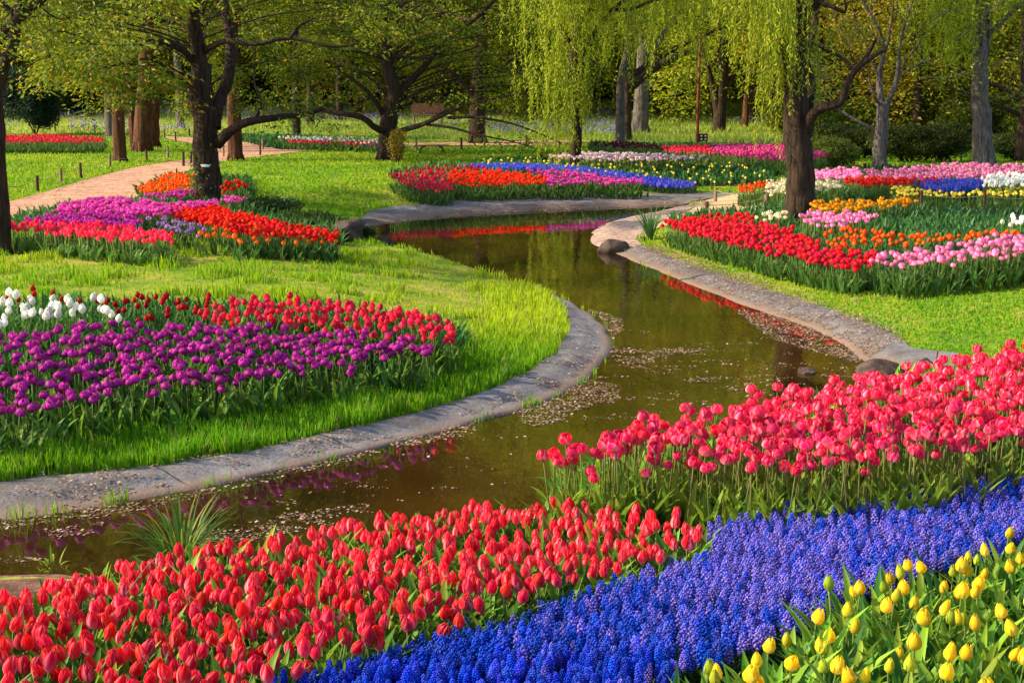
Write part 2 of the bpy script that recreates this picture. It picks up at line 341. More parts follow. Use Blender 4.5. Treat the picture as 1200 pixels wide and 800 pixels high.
# leafy ground under the beds, a little wider than the heads
BEDG = [Lg(p) for p in (
 [(-100, 712), (30, 705), (250, 668), (430, 640), (640, 616), (760, 612), (850, 640), (880, 650), (980, 600), (1300, 590), (1300, 1000), (-100, 1000)],
 [(642, 572), (760, 545), (860, 520), (960, 490), (1060, 466), (1300, 440), (1300, 600), (980, 602), (880, 652), (840, 640), (740, 606), (650, 596)],
 [(-60, 372), (60, 368), (260, 370), (400, 375), (500, 388), (548, 400), (545, 412), (480, 436), (380, 462), (300, 476), (200, 486), (100, 502), (0, 515), (-60, 520)],
 [(5, 266), (70, 250), (170, 242), (270, 246), (400, 274), (403, 288), (320, 290), (200, 286), (90, 280), (30, 273)],
 [(160, 226), (200, 210), (295, 213), (298, 238), (165, 234)],
 [(-60, 168), (122, 166), (126, 174), (0, 176), (-60, 177)],
 [(330, 168), (450, 170), (450, 175), (400, 175), (330, 172)],
 [(284, 162), (330, 162), (440, 168), (430, 176), (330, 177), (284, 168)],
 [(455, 209), (500, 199), (600, 197), (700, 205), (815, 218), (812, 222), (700, 225), (560, 229), (500, 227)],
 [(640, 189), (760, 187), (880, 184), (980, 180), (975, 188), (912, 205), (905, 216), (815, 219), (740, 211), (680, 203), (548, 194)],
 [(690, 172), (980, 174), (960, 190), (690, 182)],
 [(900, 222), (950, 206), (1010, 201), (1300, 203), (1300, 238), (1000, 238), (905, 238)],
 [(780, 266), (830, 258), (950, 250), (1100, 256), (1300, 256), (1300, 312), (1200, 318), (1100, 334), (1010, 340), (900, 310), (820, 284)],
)]
def ragged(P, a=.10): P = np.array(smooth_line(P, 4)); return [tuple(q) for q in P+a*(np.stack([vnoise(P[:, 0], P[:, 1], .15, 61), vnoise(P[:, 0], P[:, 1], .15, 62)], 1)-.5)]
NOGRASS = [WATER, NEARBANK, ragged(AP_LEFT), ragged(AP_FAR), ragged(AP_RIGHT), SANDP, GRAVEL, CHIPS, NEARP]+BEDG
# ------------------------------------------------------------------ terrain
def terr(X, Y):
    X = np.asarray(X, float); Y = np.asarray(Y, float); z = gb(Y)
    near = (Y < 40) & (np.abs(X) < 22); z = np.array(z, float)
    if near.any():
        x, y = X[near], Y[near]; d = pdist(x, y, WATER); ins = inpoly(x, y, WATER)
        lz = z[near]-.30*(1-sstep(0, 4.0, d)); zz = ZW-.03+(lz-ZW+.03)*sstep(.03, .30, d)
        z[near] = np.where(ins, ZW-.03-.4*sstep(0, .8, d), zz)
    z += np.where((Y > 5), .03*(vnoise(X, Y, 3.1, 4)-.5)*sstep(.6, 2.5, pdist(X, Y, WATER)), 0)
    return z
def axis(lo, a, b, hi, st):
    mid = list(np.arange(a, b, st)); s = st; v = mid[-1]; up = []
    while v < hi: s *= 1.22; v += s; up.append(v)
    s = st; v = a; dn = []
    while v > lo: s *= 1.22; v -= s; dn.append(v)
    return np.array(dn[::-1]+mid+up)
ax = axis(-900, -10, 10, 900, .10); ay = axis(-300, 3.4, 31, 1500, .09)
XX, YY = np.meshgrid(ax, ay); ZZ = terr(XX.ravel(), YY.ravel()); ZG = ZZ.reshape(XX.shape)
def terr(X, Y):       # from here on read the finished ground
    X = np.asarray(X, float); Y = np.asarray(Y, float)
    i = np.clip(np.searchsorted(ax, X)-1, 0, len(ax)-2); j = np.clip(np.searchsorted(ay, Y)-1, 0, len(ay)-2)
    fx = np.clip((X-ax[i])/(ax[i+1]-ax[i]), 0, 1); fy = np.clip((Y-ay[j])/(ay[j+1]-ay[j]), 0, 1)
    return (ZG[j, i]*(1-fx)+ZG[j, i+1]*fx)*(1-fy)+(ZG[j+1, i]*(1-fx)+ZG[j+1, i+1]*fx)*fy
V = np.stack([XX.ravel(), YY.ravel(), ZZ], 1); nx = len(ax); ny = len(ay)
ii, jj = np.meshgrid(np.arange(nx-1), np.arange(ny-1)); a = (jj*nx+ii).ravel()
Tq = np.stack([a, a+1, a+1+nx, a+nx], 1)
M_ground = world_noise_mat('ground', [(.30, (.05, .13, .010)), (.46, (.15, .24, .010)), (.56, (.26, .28, .02)), (.70, (.40, .30, .16))], 1.1, .6, .95, .03, 60)
link('ground', mesh_np('ground', V, Tq, None, M_ground)); bpy.data.objects['ground']['kind'] = 'structure'
def sheet(name, poly, dz, mat, step=.25, kind='structure', zfun=None):
    P = np.array(poly); lo = P.min(0); hi = P.max(0)
    gx, gy = np.meshgrid(np.arange(lo[0], hi[0], step), np.arange(lo[1], hi[1], step)); gx = gx.ravel(); gy = gy.ravel()
    k = inpoly(gx, gy, poly) & (pdist(gx, gy, poly) > step*.4); pts = list(poly)+list(zip(gx[k], gy[k])); n = len(poly)
    v, e, f, *_ = delaunay_2d_cdt([Vector(p) for p in pts], [(i, (i+1) % n) for i in range(n)], [], 1, 1e-5)
    v = np.array([(q.x, q.y) for q in v]); z = (zfun or terr)(v[:, 0], v[:, 1])+dz
    me = mesh_np(name, np.column_stack([v, z]), np.array([t for t in f if len(t) == 3]), None, mat)
    bm = bmesh.new(); bm.from_mesh(me); bmesh.ops.recalc_face_normals(bm, faces=bm.faces)
    if sum(f_.normal.z for f_ in bm.faces) < 0: bmesh.ops.reverse_faces(bm, faces=bm.faces)
    bm.to_mesh(me); bm.free()
    o = link(name, me); o['kind'] = kind; return o
sheet('wood_chip_path', CHIPS, .016, M_chips, .8)
sheet('sand_path', SANDP, .012, M_sand, .3)
sheet('gravel_beach', GRAVEL, .020, M_gravel, .15)
M_bank = world_noise_mat('bank_soil', [(.3, (.10, .045, .03)), (.7, (.26, .14, .10))], 5, 1.0, .95, .03, 30)
sheet('gravel_bank', NEARP, .012, M_bank, .2)
for p in BEDG: sheet('soil', p, .008, M_soil, .4)
# far meadow paler than the lawn, with drifts of small blue flowers (geometry further below)
M_meadow = world_noise_mat('meadow', [(.3, (.18, .26, .03)), (.55, (.30, .38, .06)), (.75, (.42, .46, .12))], .5, .8, .95, .05, 9)
MEADOW = Lg([(-500, 172), (60, 176), (200, 164), (330, 152), (430, 158), (560, 166), (660, 166), (760, 169), (900, 171), (1300, 175), (1700, 180)])
MEADOW = [(-70, 48), (-30, 47)]+[(x, y) for x, y in Lg([(0, 157), (120, 158), (195, 159), (290, 156), (440, 160), (560, 164), (680, 164), (760, 167), (980, 168)])]+[(16, 42), (60, 44), (80, 140), (-90, 140)]
sheet('meadow', MEADOW, .012, M_meadow, 3.0)
# concrete edging
m, n, out = mat_new('concrete'); L = n.links.new
uv = N(n, 'ShaderNodeUVMap'); geo = N(n, 'ShaderNodeNewGeometry')
n1 = N(n, 'ShaderNodeTexNoise'); n1.inputs['Scale'].default_value = 2.2; n1.inputs['Detail'].default_value = 8; n1.inputs['Roughness'].default_value = .7; L(geo.outputs['Position'], n1.inputs[0])
n2 = N(n, 'ShaderNodeTexNoise'); n2.inputs['Scale'].default_value = 45; n2.inputs['Detail'].default_value = 4; L(geo.outputs['Position'], n2.inputs[0])
cr = N(n, 'ShaderNodeValToRGB'); e = cr.color_ramp.elements; e[0].position = .3; e[0].color = (.065, .056, .058, 1); e[1].position = .7; e[1].color = (.23, .22, .235, 1); L(n1.outputs[0], cr.inputs[0])
c2 = N(n, 'ShaderNodeMapRange'); c2.inputs[1].default_value = .3; c2.inputs[2].default_value = .7; c2.inputs[3].default_value = .7; c2.inputs[4].default_value = 1.25; L(n2.outputs[0], c2.inputs[0])
mx = N(n, 'ShaderNodeMix', data_type='RGBA', blend_type='MULTIPLY'); mx.inputs[0].default_value = 1; L(cr.outputs[0], mx.inputs['A']); L(c2.outputs[0], mx.inputs['B'])
sx = N(n, 'ShaderNodeSeparateXYZ'); L(uv.outputs[0], sx.inputs[0])
md = N(n, 'ShaderNodeMath', operation='PINGPONG'); md.inputs[1].default_value = .62; L(sx.outputs[0], md.inputs[0])
lt = N(n, 'ShaderNodeMath', operation='LESS_THAN'); lt.inputs[1].default_value = .007; L(md.outputs[0], lt.inputs[0])
mx2 = N(n, 'ShaderNodeMix', data_type='RGBA'); L(lt.outputs[0], mx2.inputs[0]); L(mx.outputs['Result'], mx2.inputs['A']); mx2.inputs['B'].default_value = (.02, .017, .015, 1)
ns = N(n, 'ShaderNodeMath', operation='MULTIPLY_ADD'); ns.inputs[1].default_value = .5; L(n1.outputs[0], ns.inputs[0]); L(sx.outputs[1], ns.inputs[2])   # silt along the waterline
ss = N(n, 'ShaderNodeMapRange'); ss.inputs[1].default_value = .40; ss.inputs[2].default_value = .66; ss.inputs[3].default_value = .8; ss.inputs[4].default_value = 0; L(ns.outputs[0], ss.inputs[0])
mx3 = N(n, 'ShaderNodeMix', data_type='RGBA'); L(ss.outputs[0], mx3.inputs[0]); L(mx2.outputs['Result'], mx3.inputs['A']); mx3.inputs['B'].default_value = (.20, .125, .085, 1)
p = N(n, 'ShaderNodeBsdfPrincipled'); p.inputs['Roughness'].default_value = .8; L(mx3.outputs['Result'], p.inputs['Base Color'])
b = N(n, 'ShaderNodeBump'); b.inputs['Strength'].default_value = .5; b.inputs['Distance'].default_value = .01; L(n2.outputs[0], b.inputs['Height']); L(b.outputs[0], p.inputs['Normal']); L(p.outputs[0], out.inputs[0])
M_conc = m
def apron(name, inner, outer, label):
    n_ = 420
    def resample(P):
        P = np.array(P); s = np.r_[0, np.cumsum(np.hypot(*np.diff(P, axis=0).T))]; t = np.linspace(0, s[-1], n_)
        return np.column_stack([np.interp(t, s, P[:, 0]), np.interp(t, s, P[:, 1])]), t
    A, s = resample(inner); B, _ = resample(outer); K = 9; V = []; UV = []
    for i in range(n_):
        for k in range(K):
            f = -.06+1.06*k/(K-1); q = A[i]*(1-f)+B[i]*f; V.append((q[0], q[1])); UV.append((s[i], max(f, 0)))
    V = np.array(V); V += .05*(np.stack([vnoise(V[:, 0], V[:, 1], .35, 71), vnoise(V[:, 0], V[:, 1], .35, 72)], 1)-.5); z = terr(V[:, 0], V[:, 1]); f = np.tile(-.06+1.06*np.arange(K)/(K-1), n_)
    wob = .010*(vnoise(V[:, 0], V[:, 1], .28, 6)-.5)+.006*(vnoise(V[:, 0], V[:, 1], .09, 8)-.5); zz = np.where(f < 0, ZW-.05, np.maximum(ZW+.004+.052*np.maximum(f, 0)**.8, z+.016)+wob)
    o = link(name, mesh_np(name, np.column_stack([V, zz]), np.array(grid_faces(K, n_)), None, M_conc, True, UV))
    me = o.data
    if me.polygons[10].normal.z < 0: me.flip_normals()
    tag(o, label, None, None, 'structure')
apron('concrete_edging', in_left, out_left, 'curved grey concrete edging round the left lawn')
apron('concrete_edging', far_in, far_out, 'pale concrete edging along the far bank of the pond')
apron('concrete_edging', in_right, out_right, 'brown stained concrete edging along the right bank')
# water
m, n, out = mat_new('water'); L = n.links.new
g_ = N(n, 'ShaderNodeNewGeometry'); mp = N(n, 'ShaderNodeMapping'); mp.inputs['Scale'].default_value = (1, .35, 1); L(g_.outputs['Position'], mp.inputs[0])
nz = N(n, 'ShaderNodeTexNoise'); nz.inputs['Scale'].default_value = 5.0; nz.inputs['Detail'].default_value = 3; L(mp.outputs[0], nz.inputs[0])
n2 = N(n, 'ShaderNodeTexNoise'); n2.inputs['Scale'].default_value = .9; n2.inputs['Detail'].default_value = 6; L(g_.outputs['Position'], n2.inputs[0])
cr = N(n, 'ShaderNodeValToRGB'); e = cr.color_ramp.elements; e[0].position = .35; e[0].color = (.014, .007, .0015, 1); e[1].position = .70; e[1].color = (.050, .024, .004, 1); L(n2.outputs[0], cr.inputs[0])
p = N(n, 'ShaderNodeBsdfPrincipled'); p.inputs['Roughness'].default_value = .035; p.inputs['IOR'].default_value = 1.85; L(cr.outputs[0], p.inputs['Base Color'])
b = N(n, 'ShaderNodeBump'); b.inputs['Strength'].default_value = .06; b.inputs['Distance'].default_value = .05; L(nz.outputs[0], b.inputs['Height']); L(b.outputs[0], p.inputs['Normal']); L(p.outputs[0], out.inputs[0])
M_water = m
# the sheet runs a little under the banks, which stand above it
sheet('water', [(-16, 4.2), (12, 4.2), (12, 31), (-16, 31)], 0, M_water, 1.0, zfun=lambda x, y: np.full(len(x), ZW))

# ------------------------------------------------------------------ grass
def blades(X, Y, Z, H, Wd, C, lean=.35):
    n = len(X); a = RNG.uniform(0, 6.283, n); fa = np.radians(RNG.normal(0, 50, n)); c, s = np.cos(fa), np.sin(fa)
    l = RNG.uniform(.1, 1, n)*lean*H; dx, dy = np.cos(a)*l, np.sin(a)*l
    B = np.column_stack([X, Y, Z-.005]); wv = np.column_stack([c, s, 0*c])*Wd[:, None]*.5
    mid = B+np.column_stack([dx*.35, dy*.35, H*.6]); tip = B+np.column_stack([dx, dy, H*.98])
    V = np.stack([B-wv, B+wv, mid-wv*.8, mid+wv*.8, tip], 1).reshape(-1, 3)
    base = np.arange(n)[:, None, None]*5; T = (np.array([(0, 1, 3), (0, 3, 2), (2, 3, 4)])[None]+base).reshape(-1, 3)
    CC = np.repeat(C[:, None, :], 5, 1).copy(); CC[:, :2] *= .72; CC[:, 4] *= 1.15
    return V, T, np.clip(CC, 0, .9).reshape(-1, 3)
def free(X, Y):
    ok = np.ones(len(X), bool)
    for p in NOGRASS:
        P = np.array(p); lo = P.min(0); hi = P.max(0); c = ok & (X > lo[0]) & (X < hi[0]) & (Y > lo[1]) & (Y < hi[1])
        if c.any(): i = np.where(c)[0]; ok[i[inpoly(X[i], Y[i], p)]] = False
    return ok
def lawn(name, n, y0, y1, label, hbase, pexp=1.9, wmul=1.0):
    u = RNG.uniform(0, 1, n); q = 1-pexp; Y = (y0**q+u*(y1**q-y0**q))**(1/q)
    X = RNG.uniform(-1, 1, n)*(Y*.42+.8); k = free(X, Y); X, Y = X[k], Y[k]
    # thin where the photograph shows bare patches
    thin = vnoise(X, Y, .55, 3)*.55+vnoise(X, Y, .2, 9)*.45
    bare = sstep(10, 13, Y)*(1-sstep(19, 22, Y))*(X < 1.5)*(X > -6)
    edge = np.minimum(pdist(X, Y, out_left, False), 3)
    pr = 1-bare*sstep(.55, .9, edge)*sstep(.36, .56, thin+.10*sstep(0, 2, -np.abs(X+.6)+2))*.86
    k = RNG.uniform(0, 1, len(X)) < pr; X, Y, edge, bare, thin = X[k], Y[k], edge[k], bare[k], thin[k]
    Z = terr(X, Y); cl = vnoise(X, Y, .35, 5)*.6+vnoise(X, Y, .12, 7)*.4; big = vnoise(X, Y, 2.2, 11)
    H = hbase*(.45+1.0*cl)*RNG.uniform(.6, 1.3, len(X)); left = (X < 2) & (Y < 22)
    H = H*np.where(left, 1.2-.80*bare*sstep(.5, 1.2, edge)*sstep(.3, .45, thin), .62)
    right = (X > 2) & (Y < 30); H = np.where(right, H*.6, H)
    Wd = .0042*(1+Y/7)*wmul*np.ones(len(X))
    t = np.clip(.25+.9*(big-.5)+RNG.normal(0, .22, len(X))+.35*bare, 0, 1)[:, None]
    C = (1-t)*np.array([.13, .36, .006])+t*np.array([.43, .54, .012])
    dry = (RNG.uniform(0, 1, len(X)) < .05)[:, None]; C = np.where(dry, np.array([.33, .29, .10]), C)
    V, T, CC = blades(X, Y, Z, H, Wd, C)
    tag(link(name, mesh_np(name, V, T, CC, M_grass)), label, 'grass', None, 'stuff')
lawn('grass', 430000, 5.2, 26, 'bright green lawn grass along the banks of the pond', .095)
lawn('grass', 120000, 24, 62, 'mown green lawn beyond the pond and along the chip path', .10, 1.7, 1.3)
# meadow beyond: taller pale grass and blue flowers
n_ = 90000; Y = RNG.uniform(38, 100, n_)**1.0; X = RNG.uniform(-.45, .45, n_)*Y; k = inpoly(X, Y, MEADOW) & free(X, Y) & (RNG.uniform(0, 1, n_) < (38/Y)**.9*1.2); X, Y = X[k], Y[k]
t = np.clip(vnoise(X, Y, 5, 2)+RNG.normal(0, .2, len(X)), 0, 1)[:, None]; C = (1-t)*np.array([.22, .34, .04])+t*np.array([.48, .52, .12])
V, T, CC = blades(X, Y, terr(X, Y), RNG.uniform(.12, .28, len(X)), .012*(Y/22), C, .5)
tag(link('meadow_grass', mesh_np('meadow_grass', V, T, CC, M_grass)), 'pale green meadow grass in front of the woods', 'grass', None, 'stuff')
n_ = 34000; Y = RNG.uniform(44, 90, n_); X = RNG.uniform(-.42, .42, n_)*Y; u_ = proj(X, Y, gb(Y)+.2)[0]
k = inpoly(X, Y, MEADOW) & (vnoise(X, Y, 4.5, 31) > .50) & (((u_ > 80) & (u_ < 330)) | ((u_ > 560) & (u_ < 730)) | (vnoise(X, Y, 3, 8) > .74)); X, Y = X[k], Y[k]
def octa(r, h, c):
    V = np.array([(r, 0, h/2), (0, r, h/2), (-r, 0, h/2), (0, -r, h/2), (0, 0, h), (0, 0, 0)]); T = [(0, 1, 4), (1, 2, 4), (2, 3, 4), (3, 0, 4), (1, 0, 5), (2, 1, 5), (3, 2, 5), (0, 3, 5)]
    return V, np.array(T), np.tile(c, (6, 1))
g = G(); P = np.column_stack([X, Y, terr(X, Y)+RNG.uniform(.12, .3, len(X))]); scatter(g, [octa(.03, .07, (.26, .24, .70)), octa(.028, .06, (.40, .36, .80))], P, 1.0, RNG)
tag(link('bluebells', g.mesh('bluebells', M_petal)), 'drifts of small violet blue flowers scattered in the meadow', 'flowers', None, 'stuff')

# ------------------------------------------------------------------ flowers
def petal_ring(n_p, Rr, h, nu, nv, prof, halfw, a0, colf, edge=.06, rug=0, rng=random, zoff=0):
    V = []; T = []; C = []
    for k in range(n_p):
        ac = a0+2*math.pi*k/n_p+rng.uniform(-.06, .06); hs = 1+rng.uniform(-.06, .06); b = len(V)
        for j in range(nv):
            v = j/(nv-1); r = np.interp(v, prof[0], prof[1])*Rr; wd = halfw*math.sin(math.pi*min(1, (.18+.82*v))**1.0) if v < .35 else halfw*math.cos((v-.35)/.65*math.pi/2)**.62
            if v < .35: wd = halfw*(.55+.45*v/.35)
            for i in range(nu):
                u = -1+2*i/(nu-1); a = ac+u*wd; rr = r*(1+edge*u*u)*(1+rug*rng.uniform(-1, 1))
                zz = h*hs*v-.05*h*u*u*(v > .5)+zoff+rug*.3*h*rng.uniform(-1, 1)*v
                V.append((rr*math.cos(a), rr*math.sin(a), zz)); C.append(colf(u, v, k))
        T += [tuple(b+q for q in t) for t in grid_faces(nu, nv)]
    return np.array(V), np.array(T), np.array(C)
def mixc(a, b, t): t = max(0, min(1, t)); return [x*(1-t)+y*t for x, y in zip(a, b)]
PROF_PT = ([0, .12, .35, .6, .85, 1], [.22, .72, 1.0, .96, .60, .16])
PROF_RD = ([0, .10, .3, .6, .85, 1], [.25, .80, 1.06, 1.05, .82, .52])
PROF_BUD = ([0, .15, .4, .7, .9, 1], [.3, .85, 1.0, .72, .35, .08])
KIND = {  # base colour, flush colour, shape, radius, height, flush mode
 'red': ((.72, .000, .016), (.94, .46, .60), 'pt', .0205, .067, 'edge'),
 'pink': ((.78, .004, .080), (.95, .56, .68), 'rd', .0265, .054, 'edge'),
 'yellow': ((.92, .62, .006), (.93, .80, .15), 'bud', .0208, .057, 'edge'),
 'purple': ((.38, .010, .26), (.62, .06, .44), 'db', .0285, .052, 'top'),
 'scarlet': ((.78, .008, .055), (.92, .32, .46), 'pt', .026, .062, 'edge'),
 'white': ((.86, .86, .78), (.90, .90, .86), 'pt', .027, .072, 'top'),
 'darkred': ((.42, .004, .010), (.55, .02, .03), 'pt', .022, .055, 'top'),
 'darkred2': ((.66, .005, .008), (.80, .03, .02), 'pt', .030, .060, 'top'),
 'crimson': ((.76, .008, .035), (.88, .08, .16), 'pt', .030, .062, 'edge'),
 'magenta': ((.72, .030, .42), (.88, .16, .60), 'db', .034, .056, 'top'),
 'vermilion': ((.82, .016, .006), (.90, .07, .012), 'pt', .030, .062, 'edge'),
 'orange': ((.88, .11, .006), (.93, .32, .03), 'pt', .028, .058, 'edge'),
 'amber': ((.92, .36, .010), (.92, .55, .03), 'rd', .032, .056, 'edge'),
 'rose': ((.88, .26, .52), (.93, .52, .70), 'rd', .030, .060, 'edge'),
 'hotpink': ((.80, .040, .26), (.90, .15, .42), 'pt', .032, .062, 'top'),
 'palepink': ((.86, .58, .66), (.92, .78, .80), 'rd', .032, .060, 'top'),
 'blackpurple': ((.10, .006, .035), (.18, .01, .06), 'rd', .030, .055, 'top'),
 'cream': ((.88, .80, .52), (.90, .55, .55), 'rd', .032, .058, 'edge'),
 'smallyellow': ((.88, .74, .06), (.90, .86, .35), 'bud', .026, .05, 'edge'),
 'lilac': ((.42, .20, .62), (.60, .40, .75), 'rd', .030, .060, 'top'),
}
def bloom(kind, lod=0, seed=0, green=0.0):
    c1, c2, shp, Rr, h, mode = KIND[kind]; rng = random.Random(seed*31+len(kind))
    if green: c1 = mixc(c1, (.25, .42, .03), green); c2 = mixc(c2, (.45, .55, .06), green); h *= .95; Rr *= .8
    amp = [rng.choice((.1, .5, .9, 1.0)) for _ in range(8)]; sgn = [rng.choice((-1, 1)) for _ in range(8)]
    def colf(u, v, k=0, sh=rng.uniform(.6, 1.0)):
        if mode == 'edge':
            f = min(1, max(0, u*sgn[k % 8]-.22)*2.2)*amp[k % 8]*(1-v*.6); t = max(f, max(0, abs(u)-.8)*1.6, (1-v)**5*.7)*(1 if lod == 0 else .45)
        else: t = v*.6+abs(u)*.2
        return mixc(c1, c2, (t+rng.uniform(-.05, .05))*sh)
    prof = {'pt': PROF_PT, 'rd': PROF_RD, 'bud': PROF_BUD, 'db': PROF_RD}[shp]; g = G()
    if lod == 0:
        if shp == 'db':
            for r_, h_, n_, a_ in ((1.0, .85, 5, 0), (.93, .98, 5, .6), (.72, 1.05, 4, .2), (.45, 1.0, 3, .9)): g.add(*petal_ring(n_, Rr*r_, h*h_, 4, 5, prof, .72, a_, colf, .08, .05, rng))
        else:
            op = rng.uniform(0, .1) if shp != 'rd' else rng.uniform(0, .16)
            op = op*2.2 if rng.random() < .3 else op; pr = (prof[0], [p_+op*x for p_, x in zip(prof[1], prof[0])])
            g.add(*petal_ring(3, Rr*.93, h*1.0, 7, 8, pr, .95, .5, colf, .02, .01, rng)); g.add(*petal_ring(3, Rr, h*.95, 7, 8, pr, .98, .5+math.pi/3, colf, .07, .015, rng))
    elif lod == 1:
        g.add(*petal_ring(3, Rr*.93, h, 3, 5, prof, 1.0, .5, colf, .03, .02, rng)); g.add(*petal_ring(3, Rr, h*.95, 3, 5, prof, 1.0, .5+math.pi/3, colf, .08, .03, rng))
    else:
        g.add(*petal_ring(3, Rr*1.05, h*1.05, 3, 4, prof, 1.15, .5, colf, .04, .04, rng))
    return g.get()
def leaf(L_, Wd, lean, bend, seed, nv=7, colr=(.060, .150, .030), flat=.35):
    rng = random.Random(seed); V = []; C = []; p = Vector((0.004, 0, 0)); a = lean; st = L_/(nv-1); tw = rng.uniform(-.5, .5)
    for j in range(nv):
        v = j/(nv-1); wd = Wd*.5*(math.sin(math.pi*min(1, v*.9+.10))**.75) if v < 1 else .0005
        side = Vector((math.sin(a)*0+math.sin(tw*v)*.3, math.cos(tw*v), 0)); nrm = Vector((-math.cos(a), 0, math.sin(a)))
        for u in (-1, 0, 1):
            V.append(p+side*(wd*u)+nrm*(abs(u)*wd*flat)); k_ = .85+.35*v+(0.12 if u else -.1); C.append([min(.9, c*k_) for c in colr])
        p = p+Vector((math.sin(a), 0, math.cos(a)))*st; a += bend*st/L_*(1+v)
    return np.array([tuple(v) for v in V]), np.array(grid_faces(3, nv)), np.array(C)
def rotv(g3, rz, off=(0, 0, 0), s=1):
    V, T, C = g3; c, s_ = math.cos(rz), math.sin(rz); return V@np.array([[c, s_, 0], [-s_, c, 0], [0, 0, 1]])*s+np.array(off), T, C
def stem(h, r=.0035, lean=.02, seed=0, colr=(.13, .22, .05), sides=5, n_=4):
    rng = random.Random(seed); a = rng.uniform(0, 6.28); pts = [(math.cos(a)*lean*(i/(n_-1))**2, math.sin(a)*lean*(i/(n_-1))**2, h*i/(n_-1)) for i in range(n_)]
    V, T = tube(pts, [r]*n_, sides); return (V, T, np.tile(colr, (len(V), 1))), pts[-1]
def grape(lod=0, seed=0):
    rng = random.Random(seed); g = G(); h = .078; n_ = 64 if lod == 0 else (26 if lod == 1 else 9)
    sz = .0058 if lod == 0 else (.0076 if lod == 1 else .013)
    for i in range(n_):
        v = (i+.5)/n_; z = v*h; r = .0112*(math.sin(math.pi*min(1, (.22+.74*v)))**.8)+.001; a = i*2.399+rng.uniform(-.2, .2)
        li = (.0, .12, .75, .35, .03, .95)[seed % 6]; c = mixc(mixc((.003, .045, .58), (.010, .11, .85), rng.random()), (.46, .32, .92), li*(.4+.65*rng.random()))  # lilac share per spike: sunlit tone painted into the bead colour
        if v > .82: c = mixc(c, (.05, .10, .8), .5)
        V, T, C = octa(sz*(1.15-.5*v), sz*1.9*(1.1-.4*v), c); g.add(V+(r*math.cos(a), r*math.sin(a), z-sz*.6), T, C)
    return g.get()
def whole(kind, hh, lod, seed):
    """whole small plant for the merged masses"""
    rng = random.Random(seed); g = G()
    if kind == 'grape':
        (s_, top) = stem(hh-.066, .0025, .01, seed, (.08, .16, .06), 3, 2); g.add(*s_); V, T, C = grape(max(lod, 1), seed); g.add(V+top, T, C)
        for k in range(2 if lod < 2 else 1): g.add(*rotv(leaf(hh*rng.uniform(.7, 1.1), .007 if lod < 2 else .014, .3, .9, seed+k, 4, (.05, .13, .03)), rng.uniform(0, 6.28)))
        return g.get()
    (s_, top) = stem(hh-.05, .0032 if lod < 2 else .005, .02, seed, (.13, .22, .05), 4 if lod < 2 else 3, 3); g.add(*s_)
    V, T, C = bloom(kind, lod, seed); g.add(V+top, T, C)
    for k in range(3 if lod < 2 else 2): g.add(*rotv(leaf(hh*rng.uniform(.55, .8), .036*(1 if lod < 2 else 1.25), rng.uniform(.1, .4), rng.uniform(.2, .9), seed*5+k, 6 if lod < 2 else 4, mixc((.05, .14, .028), (.10, .20, .04), rng.random())), rng.uniform(0, 6.28)))
    return g.get()
def fill_poly(P, sp, rng):
    P_ = np.array(P); lo = P_.min(0); hi = P_.max(0); gx, gy = np.meshgrid(np.arange(lo[0], hi[0]+sp, sp), np.arange(lo[1], hi[1]+sp, sp*.87))
    gx = gx+(np.arange(gx.shape[0]) % 2)[:, None]*sp*.5; gx = gx.ravel()+rng.uniform(-.42, .42, gx.size)*sp; gy = gy.ravel()+rng.uniform(-.42, .42, gy.size)*sp
    k = inpoly(gx, gy, P); return gx[k], gy[k]
plants = {}
for bi, (kind, h, sp, P) in enumerate(BEDW):
    dist = np.array(P)[:, 1].mean(); x, y = fill_poly(P, sp*(1.0 if dist < 20 else 1.08), RNG)
    if kind in ('darkred', 'white') and dist < 14: k = RNG.uniform(0, 1, len(x)) < .85; x, y = x[k], y[k]
    keep = y > 2.6; x, y = x[keep], y[keep]
    hh = h*RNG.uniform(.86, 1.10, len(x))
    if kind == 'pink': hh *= RNG.uniform(.86, 1.06, len(x))
    plants.setdefault(kind, []).append((x, y, hh, np.full(len(x), bi)))
TXT = {'red': ('red_tulip', 'red tulip with pale pink petal edges in the front bed beside the grape hyacinths', 'red tulips of the front bed'),
 'pink': ('pink_tulip', 'tall deep pink tulip in the front right bed at the water edge', 'tall pink tulips of the front right bed'),
 'yellow': ('yellow_tulip', 'yellow tulip among dense leaves in the bottom right corner bed', 'yellow tulips of the bottom right corner'),
 'grape': ('grape_hyacinth', 'blue grape hyacinth spike in the broad blue band of the foreground', 'grape hyacinths of the front band'),
 'purple': ('purple_tulip', 'round double purple tulip in the bed on the left lawn', 'double purple tulips of the left lawn bed'),
 'scarlet': ('scarlet_tulip', 'pointed scarlet tulip with white flush at the back of the left lawn bed', 'scarlet tulips of the left lawn bed'),
 'white': ('white_tulip', 'white tulip in the patch at the left end of the left lawn bed', 'white tulips of the left lawn bed'),
 'darkred': ('dark_red_tulip', 'small dark red tulip behind the white ones on the left lawn', 'dark red tulips of the left lawn bed'),
 'crimson': ('crimson_tulip', 'crimson tulip in the wide band at the foot of the right willow', 'crimson tulips in front of the right willow'),
 'rose': ('rose_tulip', 'light pink tulip at the front edge of the right hand bed', 'light pink tulips of the right bed'),
 'orange': ('orange_tulip', 'orange tulip in the row behind the light pink ones on the right', 'orange tulips of the right bed'),
 'magenta': ('magenta_tulip', 'bright magenta tulip beside the wood chip path on the left', 'magenta tulips by the chip path'),
 'vermilion': ('vermilion_tulip', 'orange red tulip in the bed in front of the large leaning tree', 'orange red tulips below the large left tree')}
FGK = ('red', 'pink', 'yellow', 'grape', 'purple', 'scarlet', 'white')
